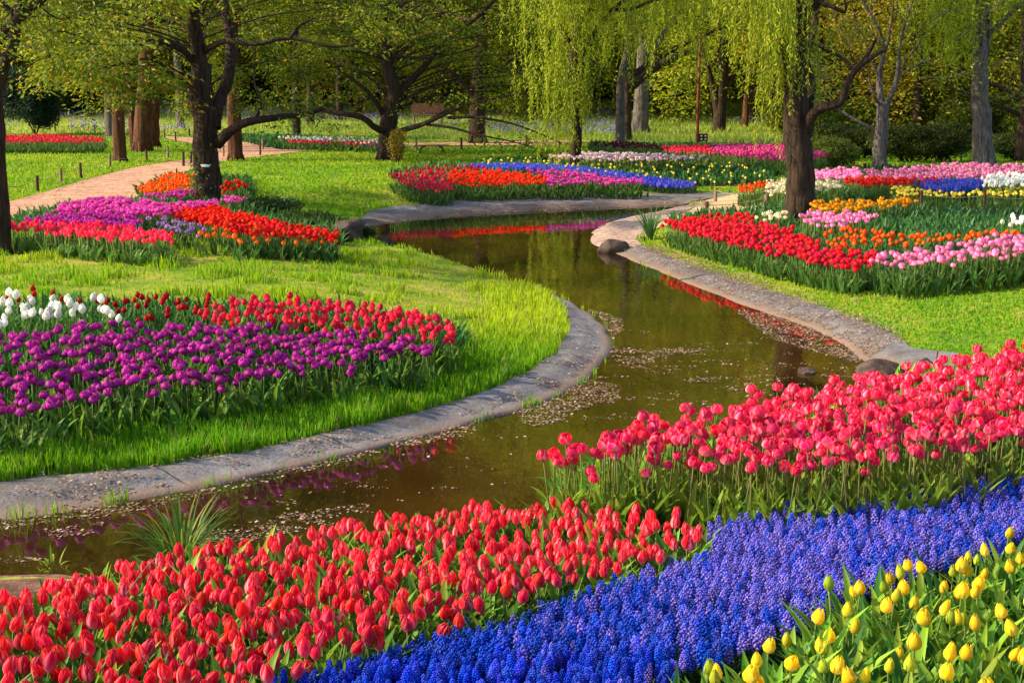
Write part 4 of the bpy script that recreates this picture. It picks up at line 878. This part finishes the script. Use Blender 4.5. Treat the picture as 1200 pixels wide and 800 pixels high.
# plain trunks of the middle distance
def trunk_tree(name, label, px, py, wpx, bark, lean=(0, 0), fork=None, crown=True, group=None, top=7.5, cc=None):
    b0 = base_of(px, py); Y0 = b0.y; s = F/Y0; r = wpx/s/2; T_ = Tree()
    tp = b0+Vector((lean[0], lean[1], top)); mid = b0.lerp(tp, .5)+Vector((random.uniform(-.12, .12), 0, 0))
    T_.limb([b0, b0.lerp(tp, .2), mid, tp], r, r*.55, 11, .12); flare(T_, b0, r*.9, 5)
    if fork:
        for (a_, b_, r2) in fork: T_.limb([b0+Vector((0, 0, a_)), b0+Vector((b_[0]*.4, 0, a_+b_[1]*.5)), b0+Vector((b_[0], b_[2] if len(b_) > 2 else 0, a_+b_[1]))], r2, r2*.4, 8)
    if crown:
        for _ in range(11):
            h_ = random.uniform(3.4, top+1); a_ = random.uniform(0, 6.28); q = b0.lerp(tp, min(1, h_/top)); T_.grow(q, (math.cos(a_), math.sin(a_), .25), r*.3, random.uniform(1.4, 2.4), 2, .1, .75, .3)
        c_ = cc or (CH1, CH2, CH3); T_.sprays(T_.tips, 5, .4, .19, c_[0], c_[1], c_[2], .06, .5, .3)
    return T_.build(name, label, b0, bark, 'tree', group)
DG = ((.08, .13, .012), (.20, .25, .02), (.32, .22, .02)); YGn = ((.17, .27, .015), (.40, .46, .02), (.55, .38, .03))
trunk_tree('pine_tree', 'straight reddish trunk nearest the chip path on the left, lit orange on one side', 141, 190, 16, M_bark_red, (.05, 0))
trunk_tree('pine_tree', 'leftmost slim dark trunk of the close clump behind the chip path', 159, 176, 11, M_bark_red, (-.5, .4), cc=DG)
trunk_tree('pine_tree', 'leaning reddish trunk in the middle of the close clump behind the chip path', 167, 178, 22, M_bark_red, (.55, 0), cc=DG)
trunk_tree('pine_tree', 'dark upright trunk at the right of the close clump behind the chip path', 179, 173, 17, M_bark_red, (.3, .3), cc=DG)
trunk_tree('pine_tree', 'reddish trunk just right of the large tree with the low limb', 276, 188, 18, M_bark_red, (0, .2))
trunk_tree('smooth_barked_tree', 'plain grey trunk behind the reddish one by the chip path', 129, 160, 11, M_bark_grey, (0, 0), cc=DG)
trunk_tree('smooth_barked_tree', 'far grey forked trunk among the hedge bushes at the left', 100, 133, 9, M_bark_grey, (0, 0), [(1.5, (-1.6, 3.5), .12), (1.5, (1.4, 3.5), .12)], cc=DG)
trunk_tree('smooth_barked_tree', 'pale grey trunk in the bluebell drift left of the large tree', 212, 151, 10, M_bark_grey, (0, 0))
trunk_tree('park_tree', 'dark trunk standing in the far mixed tulip bed left of centre', 348, 160, 10, M_bark, (.1, 0), cc=DG)
trunk_tree('park_tree', 'dark trunk on the meadow just right of the far mixed tulip bed', 364, 147, 10, M_bark, (.1, 0), cc=DG)
trunk_tree('park_tree', 'small far dark trunk on the meadow left of the drooping limbs', 398, 142, 8, M_bark, (.0, 0), cc=DG)
trunk_tree('park_tree', 'small far reddish trunk behind the drooping limbs, left of the dark tree', 421, 134, 9, M_bark_red, (.0, 0), cc=DG)
trunk_tree('park_tree', 'stout short dark trunk behind the bench to its right', 559, 168, 21, M_bark, (.2, .5), [(1.6, (1.6, 1.6), .12), (1.5, (-1.8, 1.5), .12)], cc=DG)
trunk_tree('park_tree', 'black forked trunk with a long limb to the right, behind the pink ribbon of tulips', 736, 165, 10, M_bark, (-.2, 0), [(1.9, (2.6, 1.5, -.3), .22), (2.2, (3.8, 2.0, -.5), .13)], cc=YGn)
trunk_tree('oak_tree', 'thickest far trunk, grey brown with a round branch scar, in the middle', 750, 156, 20, M_bark_grey, (.2, 0), [(2.2, (1.5, 2.5), .2)], cc=YGn)
trunk_tree('park_tree', 'split dark trunk on the meadow right of the red pole', 842, 154, 15, M_bark, (.5, 0), [(.5, (-.9, 3.2), .16), (1.7, (2.6, 1.6), .12)], cc=YGn)
trunk_tree('park_tree', 'pale forked trunk on the meadow edge left of the great right willow', 873, 149, 8, M_bark_red, (.3, 0), [(1.0, (1.6, 1.5), .08)], cc=YGn)
trunk_tree('park_tree', 'dark trunk cut by the right edge of the frame', 1197, 190, 18, M_bark, (.0, 0), [(1.6, (-2.2, .9), .1), (1.2, (-1.8, .6), .07)], cc=YGn)

# woods behind: prototypes copied
def proto_tree(kind, seed):
    random.seed(seed); T_ = Tree(); r = random.uniform(.22, .34)
    if kind == 'leafy':
        T_.limb([(0, 0, -.1), (.1, 0, 2.5), (random.uniform(-.4, .4), .2, 6), (0, 0, 12)], r, r*.3, 9); flare(T_, (0, 0, 0), r*.9, 5)
        for _ in range(34):
            h_ = random.uniform(2.2, 13); a_ = random.uniform(0, 6.28); T_.grow((0, 0, h_), (math.cos(a_), math.sin(a_), .25), r*.35, random.uniform(2.0, 3.4)*(1.15-h_/22), 2, .08, .7, .35)
        cs = [((.16, .25, .014), (.38, .42, .02), (.55, .36, .03)), ((.20, .30, .015), (.46, .50, .02), (.60, .38, .03)), ((.10, .17, .012), (.26, .32, .02), (.4, .3, .03)), ((.24, .22, .015), (.52, .40, .03), (.62, .30, .03))][seed % 4]
        T_.sprays(T_.tips, 15, .6, .21, *cs, .10, .5, .3)
    else:
        T_.limb([(0, 0, -.1), (0, 0, 5), (.1, 0, 14)], r, r*.3, 9)
        for _ in range(34):
            h_ = random.uniform(1.2, 15); a_ = random.uniform(0, 6.28); T_.grow((0, 0, h_), (math.cos(a_), math.sin(a_), .0), .05, 3.0*(1.08-h_/17), 1, 0, .6, .5)
        T_.sprays(T_.tips, 18, .55, .33, (.04, .085, .010), (.14, .21, .02), (.35, .24, .03), .08, .6, .5)
    return T_
protos = {}
for kind, seeds in (('leafy', (40, 41, 42, 43)), ('dark', (50, 51))):
    protos[kind] = []
    for sd_ in seeds:
        T_ = proto_tree(kind, sd_); protos[kind].append((T_.b.mesh('trunk', M_bark if sd_ % 2 else M_bark_red), T_.c.mesh('crown', M_crown)))
random.seed(99)
def wood(kind, x, y, s, i):
    me = protos[kind][i % len(protos[kind])]; nm, lb, gp = ('woodland_tree', 'tall leafy tree in the woods beyond the meadow', 'leafy trees of the woods') if kind == 'leafy' else ('evergreen_tree', 'dark evergreen tree closing the back of the woods', 'dark evergreens of the woods')
    r = empty(nm, (x, y, float(gb(y))-.02), random.uniform(0, 6.28)); tag(r, lb, 'tree', gp); r.scale = (s, s, s*random.uniform(.9, 1.15)*(1.35 if kind == 'dark' else 1)); link('trunk', me[0], r); link('crown', me[1], r)
k_ = 0
for i, (px, yy, v_) in enumerate(((880, 62, 1), (955, 55, 3), (1010, 60, 0), (1070, 52, 3), (1120, 58, 1), (1180, 54, 0), (1240, 60, 3), (770, 68, 1), (660, 70, 0), (600, 66, 1), (500, 69, 2), (400, 70, 0), (1300, 66, 1))): wood('leafy', (px-600)/F*yy, yy, .9, v_)
for row, (yy, n_, sp_) in enumerate(((71, 11, .8), (80, 14, .8), (90, 16, .9))):
    for i in range(n_):
        x = (i/(n_-1)-.5)*yy*1.02+random.uniform(-1.5, 1.5); y = yy+random.uniform(-4, 4)
        u = proj(x, y, 1)[0]
        if row == 0 and (190 < u < 330 or 470 < u < 540): continue
        wood('leafy', x, y, random.uniform(1.0, 1.35), k_); k_ += 1
for row, (yy, n_) in enumerate(((97, 22), (105, 24), (114, 22))):
    for i in range(n_): wood('dark', (i/(n_-1)-.5)*yy*1.15+random.uniform(-1.5, 1.5), yy+random.uniform(-2.5, 2.5), random.uniform(1.5, 2.0), i+row)

# shrubs
def shrub(name, label, px, py, wpx, hpx, c1, c2, n, size, c3=None, p3=.1, dy=0, stems=7, up=0, group=None, flat=False):
    b0 = base_of(px, py); Y0 = b0.y; s = F/Y0; rx = wpx/s/2; hz = hpx/s; g = G(); gc = G()
    for k in range(stems):
        a_ = random.uniform(0, 6.28); q = Vector((math.cos(a_)*rx*.6, math.sin(a_)*rx*.5, hz*random.uniform(.4, .8))); g.add(*tube([Vector((0, 0, -.03)), q*.45+Vector((0, 0, hz*.05)), q], [.02, .015, .006], 5))
    nc = 26; cen = rnd_unit(nc)*np.array([rx*.7, rx*.6, hz*.38])*RNG.uniform(.5, 1, (nc, 1))+np.array([0, 0, hz*.55]); k = RNG.integers(0, nc, n)
    P = cen[k]+rnd_unit(n)*np.array([rx*.36, rx*.36, hz*.22])*RNG.uniform(.6, 1.08, (n, 1)); P[:, 2] = np.abs(P[:, 2])
    D_ = rnd_unit(n)+np.array([0, 0, up]); D_ /= np.linalg.norm(D_, axis=1)[:, None]
    gc.add(*leaf_cards(P, D_, size*RNG.uniform(.6, 1.3, n), col_mix(n, c1, c2, c3, p3, .3), .45)); r = empty(name, b0); tag(r, label, 'shrub', group)
    link('stems', g.mesh('stems', M_bark), r); link('foliage', gc.mesh('foliage', M_crown), r); return r
shrub('evergreen_shrub', 'rounded dark blue green shrub behind the far red bed at the left', 42, 158, 80, 76, (.012, .035, .022), (.035, .08, .05), 26000, .10)
shrub('yellow_shrub', 'small golden leaved shrub at the foot of the tree beside the bench', 466, 191, 32, 40, (.35, .22, .02), (.55, .38, .04), 1500, .06, (.15, .22, .03), .3)
shrub('low_shrub', 'low spreading green shrub at the bank left of the dark rock', 362, 268, 90, 24, (.05, .10, .015), (.12, .18, .03), 6000, .045)
shrub('low_shrub', 'leafy mound with tiny white blossoms beside the large left tree', 318, 250, 84, 20, (.05, .11, .02), (.10, .18, .03), 4000, .05, (.7, .72, .6), .05)
shrub('low_shrub', 'dark mossy tuft of shrub between the rock and the pond', 420, 282, 44, 22, (.03, .06, .012), (.08, .12, .02), 2500, .04)
shrub('rounded_shrub', 'light green clipped bush at the left end of the hedge behind the light pink tulips', 975, 196, 75, 34, (.08, .13, .02), (.18, .22, .03), 9000, .06, up=.6)
for i, (px, py, w_, h_) in enumerate(((985, 178, 90, 34), (1060, 190, 90, 42), (1105, 190, 90, 44), (1010, 186, 80, 36))):
    shrub('hedge_shrub', ('dark bush of the hedge just right of the great willow trunk', 'dark feathery bush right behind the pale grey many stemmed tree', 'broad dark feathery bush left of the mottled willow', 'dark bush between the light green bush and the pale grey tree')[i], px, py, w_, h_, (.03, .055, .010), (.10, .13, .02), 9000, .09, up=.8)
shrub('hedge_shrub', 'dark bush behind the mottled willow near the right edge', 1185, 186, 60, 30, (.03, .055, .010), (.08, .12, .02), 5000, .09, up=.5)
for i in range(9):
    shrub('woodland_shrub', 'leafy undergrowth shrub at the edge of the woods behind the dark hedge', 915+i*42+random.uniform(-8, 8), 158+random.uniform(-4, 5), 75, 42, (.06, .11, .012), (.20, .25, .02), 3500, .14, (.35, .2, .03), .06, up=.5, group='undergrowth behind the hedge')
for i, (px, py, w_, h_, lb) in enumerate(((85, 136, 50, 36, 'dark distant bush left of the far grey forked trunk'), (120, 134, 44, 26, 'dark reddish distant bush right of the far grey forked trunk'), (300, 128, 70, 20, 'long dark distant bush behind the large left tree'))):
    shrub('distant_shrub', lb, px, py, w_, h_, (.02, .04, .012), (.06, .08, .02) if i != 1 else (.10, .05, .03), 3500, .22)

# grass like clumps
def clump(name, label, px, py, wpx, hpx, n, cols, Wd, water=False):
    x, y = PZ(px, py, ZW) if water else PG(px, py); b0 = Vector((x, y, ZW+.0 if water else float(terr(np.array([x]), np.array([y]))[0]))); s = F/y; g = G()
    for k in range(n):
        a_ = random.uniform(0, 6.28); ln = hpx/s*random.uniform(.6, 1.15)*1.15; r_ = random.uniform(0, .06)
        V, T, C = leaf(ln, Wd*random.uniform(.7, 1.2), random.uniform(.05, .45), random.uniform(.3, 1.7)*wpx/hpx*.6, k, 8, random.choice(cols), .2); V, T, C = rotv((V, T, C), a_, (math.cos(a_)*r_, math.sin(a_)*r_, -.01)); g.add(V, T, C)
    o = link(name, g.mesh(name, M_leaf), None, b0); tag(o, label, 'plant'); return o
clump('sedge_clump', 'arching green sedge clump at the near water edge behind the red tulips', 213, 652, 150, 92, 150, [(.05, .14, .02), (.08, .19, .02), (.22, .26, .04), (.04, .11, .02)], .011)
clump('iris_clump', 'upright clump of blade leaves on the gravel bank beside the small rock', 762, 281, 34, 38, 60, [(.04, .12, .04), (.07, .17, .05)], .022)
for i, (px, py) in enumerate(((60, 652), (115, 668))):
    clump('weed', ('yellow green sprig at the near bank on the far left', 'small yellow green weed on the gravel bank at lower left')[i], px, py, 40, 26, 14, [(.25, .36, .03), (.2, .3, .03)], .012)

# rocks
def rock(label, px, py, wpx, hpx, seed, flat=1.0, rz=0, tilt=0, mat=None, dp=.8, water=False, name='rock'):
    x, y = PZ(px, py, ZW) if water else PG(px, py); s = F/y; bm = bmesh.new(); bmesh.ops.create_icosphere(bm, subdivisions=4, radius=1)
    rr = random.Random(seed); cuts = [Vector((rr.gauss(0, 1), rr.gauss(0, 1), rr.gauss(0, .8))).normalized() for _ in range(12)]; dd = [rr.uniform(.62, .92) for _ in cuts]
    for v in bm.verts:
        for c_, d_ in zip(cuts, dd):
            k = v.co.dot(c_)-d_
            if k > 0: v.co -= c_*k*.93
        nn = float(vnoise(np.array([v.co.x*2+seed+v.co.z]), np.array([v.co.y*2-v.co.z]), .5, seed)[0]); v.co *= .95+.12*nn
    for v in bm.verts: v.co = Vector((v.co.x*wpx/s/2, v.co.y*wpx/s/2*dp, v.co.z*hpx/s*.62+hpx/s*.38))
    me = bpy.data.meshes.new('rock'); bm.to_mesh(me); bm.free(); me.materials.append(mat or M_rock)
    for p_ in me.polygons: p_.use_smooth = True
    z = float(terr(np.array([x]), np.array([y]))[0]); tag(link(name, me, None, (x, y, max(z, ZW)-.02), (tilt, 0, rz)), label, 'rock')
rock('dark pointed rock at the left end of the orange red tulips, by the pond', 411, 283, 44, 30, 3, tilt=.1)
rock('small dark rock half hidden in shrubs right of the pointed rock', 447, 282, 26, 12, 5)
rock('rounded boulder in the water at the tip of the gravel beach', 718, 295, 40, 18, 8, water=True)
rock('little brown rock under the blade leaved clump', 752, 283, 11, 8, 9)
rock('brown boulder at the end of the right concrete edging', 1030, 440, 62, 30, 12)
rock('grey flat boulder beside the brown one, behind the pink tulips', 1074, 430, 52, 22, 14, mat=rock_mat('rock_grey', (.08, .06, .055), (.22, .18, .16), 8))
rock('black stone at the bottom of the far edging on the right', 945, 437, 28, 10, 15, water=True)
b0 = base_of(375, 275); s = F/b0.y; vv, tt = tube([b0+Vector((-.42, 0, .09)), b0+Vector((0, .02, .10)), b0+Vector((.30, .0, .09))], [.065, .07, .065], 10, .08); vv2 = vv-np.array(b0)
tag(link('log', mesh_np('log', vv2, tt, None, M_wood), None, b0), 'pale cut log lying left of the pointed rock', 'log')

# bench
b0 = base_of(506, 180); r = empty('park_bench', b0, .03); r.scale = (.76, .76, .62); tag(r, 'low backless brown bench with black curved legs on the far lawn', 'bench')
g = G()
for k in range(4): g.add(*box(0, -.18+.12*k, .42, 1.35, .10, .045))
link('seat', g.mesh('seat', M_brown_slat, None, False), r)
for sx in (-.45, .45):
    for sy in (-.17, .17):
        vv, tt = tube([(sx*.55, sy, .395), (sx*.85, sy, .33), (sx*1.0, sy, .18), (sx*1.1, sy, 0)], [.028]*4, 7); link('leg', mesh_np('leg', vv, tt, None, M_black), r)
# second far bench
b0 = base_of(502, 146); r = empty('garden_bench', b0, .1); tag(r, 'tiny distant brown bench with a back on the meadow behind the drooping limbs', 'bench')
link('seat', mesh_np('seat', *box(0, 0, .42, 1.4, .45, .06), None, M_brown_slat, False), r); link('backrest', mesh_np('backrest', *box(0, .22, .72, 1.4, .05, .4), None, M_brown_slat, False), r)
for sx in (-.6, .6): link('leg', mesh_np('leg', *box(sx, 0, .195, .07, .4, .39), None, M_brown_slat, False), r)
# red pole
b0 = base_of(817, 169); r = empty('metal_pole', b0); tag(r, 'tall thin rust red pole at the edge of the meadow', 'pole')
vv, tt = tube([(0, 0, -.05), (0, 0, 1.5), (0.02, 0, 3.6)], [.06, .055, .05], 10); link('post', mesh_np('post', vv, tt, None, M_red_metal), r)
vv, tt = tube([(0.02, 0, 3.6), (0.02, 0, 3.66)], [.065, .04], 10); link('cap', mesh_np('cap', vv, tt, None, M_red_metal), r)
# low sign box with four pale squares
b0 = base_of(824, 169); r = empty('marker_board', b0); tag(r, 'low dark brown board with pale squares beside the red pole', 'sign')
link('board', mesh_np('board', *box(0, 0, .24, .30, .06, .26), None, M_wood_dark, False), r)
for sx in (-.07, .07):
    link('leg', mesh_np('leg', *box(sx*1.6, .0, .055, .035, .035, .11), None, M_wood_dark, False), r)
    for sz in (.19, .30): link('pale_square', mesh_np('pale_square', *box(sx, -.034, sz, .06, .008, .05), None, M_white, False), r)
# pinwheel by the far edging
b0 = base_of(821, 240); r = empty('pinwheel', b0); tag(r, 'small multicoloured pinwheel standing between edging and sand path', 'pinwheel')
vv, tt = tube([(0, 0, 0), (0, 0, .12)], [.004, .004], 6); link('stick', mesh_np('stick', vv, tt, None, M_white), r)
g = G()
for k, c in enumerate(((.8, .1, .1), (.9, .7, .1), (.1, .6, .2), (.1, .3, .8), (.8, .3, .6), (.9, .9, .9))):
    a_ = k*math.pi/3; u_ = np.array((math.cos(a_), 0, math.sin(a_))); v_ = np.array((math.cos(a_+.9), 0, math.sin(a_+.9))); o_ = np.array((0, -.01, .15)); g.add([o_, o_+u_*.045, o_+v_*.05+(0, -.012, 0)], [(0, 1, 2)], c)
link('vanes', g.mesh('vanes', M_petal, None, False), r)
# stakes and ropes
def fence(label, posts, h=.32, rad=.03, mats=None, rope=True, wide=None):
    B = [base_of(*p) for p in posts]; r = empty('rope_fence', B[0]); tag(r, label, 'fence'); tops = []
    for i, b_ in enumerate(B):
        hh = h*random.uniform(.92, 1.1); vv, tt = tube([b_+Vector((0, 0, -.03)), b_+Vector((random.uniform(-.01, .01), 0, hh))], [rad, rad*.95], 9, .03)
        link('post', mesh_np('post', vv-np.array(B[0]), tt, None, (mats or [M_wood])[i % len(mats or [1])]), r); tops.append(b_+Vector((0, 0, hh*.82)))
    if rope:
        g = G()
        for a_, c_ in zip(tops[:-1], tops[1:]): g.add(*tube([a_.lerp(c_, t)-Vector((0, 0, .10*4*t*(1-t)*min(1, (c_-a_).length/3))) for t in np.linspace(0, 1, 7)], [.006]*7, 4))
        link('rope', g.mesh('rope', M_rope, B[0]), r)
MW = [M_wood, M_wood_dark]
fence('row of short stakes with rope along the left side of the chip path', [(9, 234), (44, 225), (72, 216), (95, 209), (129, 197), (172, 189), (197, 186)], .34, .032, MW)
fence('short dark stakes by the chip path just left of the large tree', [(215, 195), (224, 192)], .36, .035, [M_wood_dark], False)
fence('pale stakes along the chip path right of the large tree', [(262, 184), (305, 182), (308, 176), (333, 176), (379, 174), (452, 172)], .36, .03, MW, False)
fence('far roped stakes along the meadow edge at the left', [(65, 156), (111, 156), (193, 162), (206, 166), (222, 160)], .35, .03, [M_wood_dark])
fence('stakes with rope behind the bench in the middle', [(488, 177), (541, 177), (568, 172), (617, 173), (655, 174)], .42, .035, MW)
fence('stakes with rope beside the sand path left of the right willow', [(838, 237), (898, 240), (897, 249), (828, 258)], .30, .035, MW, True)
fence('roped dark stakes in front of the yellow flower rows on the right', [(900, 238), (976, 237), (1074, 238), (1199, 240)], .42, .03, [M_wood_dark])
fence('roped dark stakes between the sand path and the right orange tulips', [(1079, 254), (1153, 255), (1210, 257)], .42, .025, [M_wood_dark])
# fallen twig on the red tulips
p0 = Vector((*PG(150, 740, .40), .40)); p1 = Vector((*PG(190, 700, .43), .43)); vv, tt = tube([p0, p0.lerp(p1, .5)+Vector((0, 0, .01)), p1], [.0022]*3, 5)
tag(link('twig', mesh_np('twig', vv-np.array(p0), tt, None, M_wood), None, p0), 'bare brown twig lying across the red tulips at lower left', 'twig')

# fallen petals and leaf litter
LIT = [(0.9, [(-40, 612), (80, 594), (150, 585), (172, 596), (140, 604), (60, 612), (-40, 628)]), (.9, [(170, 588), (300, 558), (400, 536), (500, 512), (500, 517), (400, 543), (300, 568), (180, 594)]),
 (1, [(440, 524), (500, 505), (560, 494), (555, 508), (480, 524)]), (1, [(600, 484), (650, 462), (690, 445), (728, 452), (725, 470), (680, 480), (650, 498), (620, 500)]), (.9, [(690, 362), (728, 372), (732, 386), (716, 398), (715, 410), (700, 432), (712, 400), (705, 375)]),
 (.8, [(712, 405), (760, 412), (800, 408), (830, 410), (770, 420), (755, 432), (715, 432)]), (1, [(860, 362), (930, 372), (990, 392), (1040, 415), (1000, 424), (960, 414), (905, 398), (880, 380)]), (.45, [(770, 444), (860, 442), (1000, 438), (1010, 452), (880, 458), (800, 450)]),
 (.16, [(600, 372), (1010, 402), (1000, 470), (650, 500)]), (.05, [(100, 600), (640, 480), (640, 560), (100, 650)]), (.7, [(200, 632), (330, 605), (430, 590), (440, 604), (330, 628), (240, 648)]), (.7, [(50, 620), (120, 612), (130, 620), (60, 634)]), (.7, [(-20, 656), (30, 652), (60, 658), (0, 664)])]
LANDLIT = [(.5, [(0, 590), (500, 505), (640, 455), (690, 400), (705, 430), (620, 480), (300, 558), (0, 608)]), (.03, [(0, 300), (400, 290), (640, 345), (655, 400), (560, 440), (450, 360), (250, 335), (0, 335)]), (.05, [(0, 240), (150, 236), (225, 199), (262, 190), (250, 178), (100, 212), (0, 240)]), (.03, [(300, 240), (440, 220), (450, 245), (380, 262)]), (.03, [(800, 300), (1000, 340), (1200, 340), (1200, 400), (1080, 400), (950, 350)]), (.18, [(0, 575), (500, 490), (640, 440), (690, 380), (700, 430), (600, 480), (300, 555), (0, 608)]), (1.0, [(760, 292), (900, 340), (1050, 395), (1060, 412), (1000, 424), (900, 366), (730, 296)]), (.5, [(425, 262), (600, 245), (800, 238), (800, 241), (600, 249), (440, 263)])]
g = G()
for dens, P in LIT+LANDLIT:
    on_land = (dens, P) in LANDLIT; Pw = W(P); A = abs(sum(Pw[i][0]*Pw[(i+1) % len(Pw)][1]-Pw[(i+1) % len(Pw)][0]*Pw[i][1] for i in range(len(Pw))))/2
    n_ = int(A*dens**.5*3600); lo = np.array(Pw).min(0); hi = np.array(Pw).max(0); k_ = int(n_*((hi-lo).prod()/max(A, .01))); x = RNG.uniform(lo[0], hi[0], k_); y = RNG.uniform(lo[1], hi[1], k_)
    k = inpoly(x, y, Pw) & (vnoise(x, y*2.2, .30, 21)*.55+vnoise(x, y*2, .09, 22)*.45 > (.72-.42*dens)); x, y = x[k], y[k]; n_ = len(x)
    if n_ == 0: continue
    z = np.maximum(terr(x, y)+.030*((~inpoly(x, y, WATER))), ZW+.004)+RNG.uniform(0, .006, n_); a_ = RNG.uniform(0, 6.28, n_); D_ = np.column_stack([np.cos(a_), np.sin(a_), RNG.normal(0, .15, n_)])
    S = .006+.018*RNG.uniform(0, 1, n_)**2.2*(1+y/40); sd_ = np.column_stack([-np.sin(a_), np.cos(a_), RNG.normal(0, .2, n_)])*S[:, None]*.4; p_ = np.column_stack([x, y, z])
    V = np.stack([p_, p_+D_*S[:, None]*.5+sd_, p_+D_*S[:, None], p_+D_*S[:, None]*.5-sd_], 1).reshape(-1, 3); T = (np.array([(0, 1, 2), (0, 2, 3)])[None]+np.arange(n_)[:, None, None]*4).reshape(-1, 3)
    pal = np.array([(.30, .18, .15), (.40, .26, .22), (.22, .12, .08), (.34, .27, .10), (.10, .055, .035), (.46, .35, .31)]); g.add(V, T, np.repeat(pal[RNG.integers(0, 6, n_)], 4, 0))
tag(link('fallen_petals', g.mesh('fallen_petals', M_debris)), 'faded fallen petals and leaf litter floating on the pond and along its edges', 'petals', None, 'stuff')
print('objects', len(bpy.data.objects))
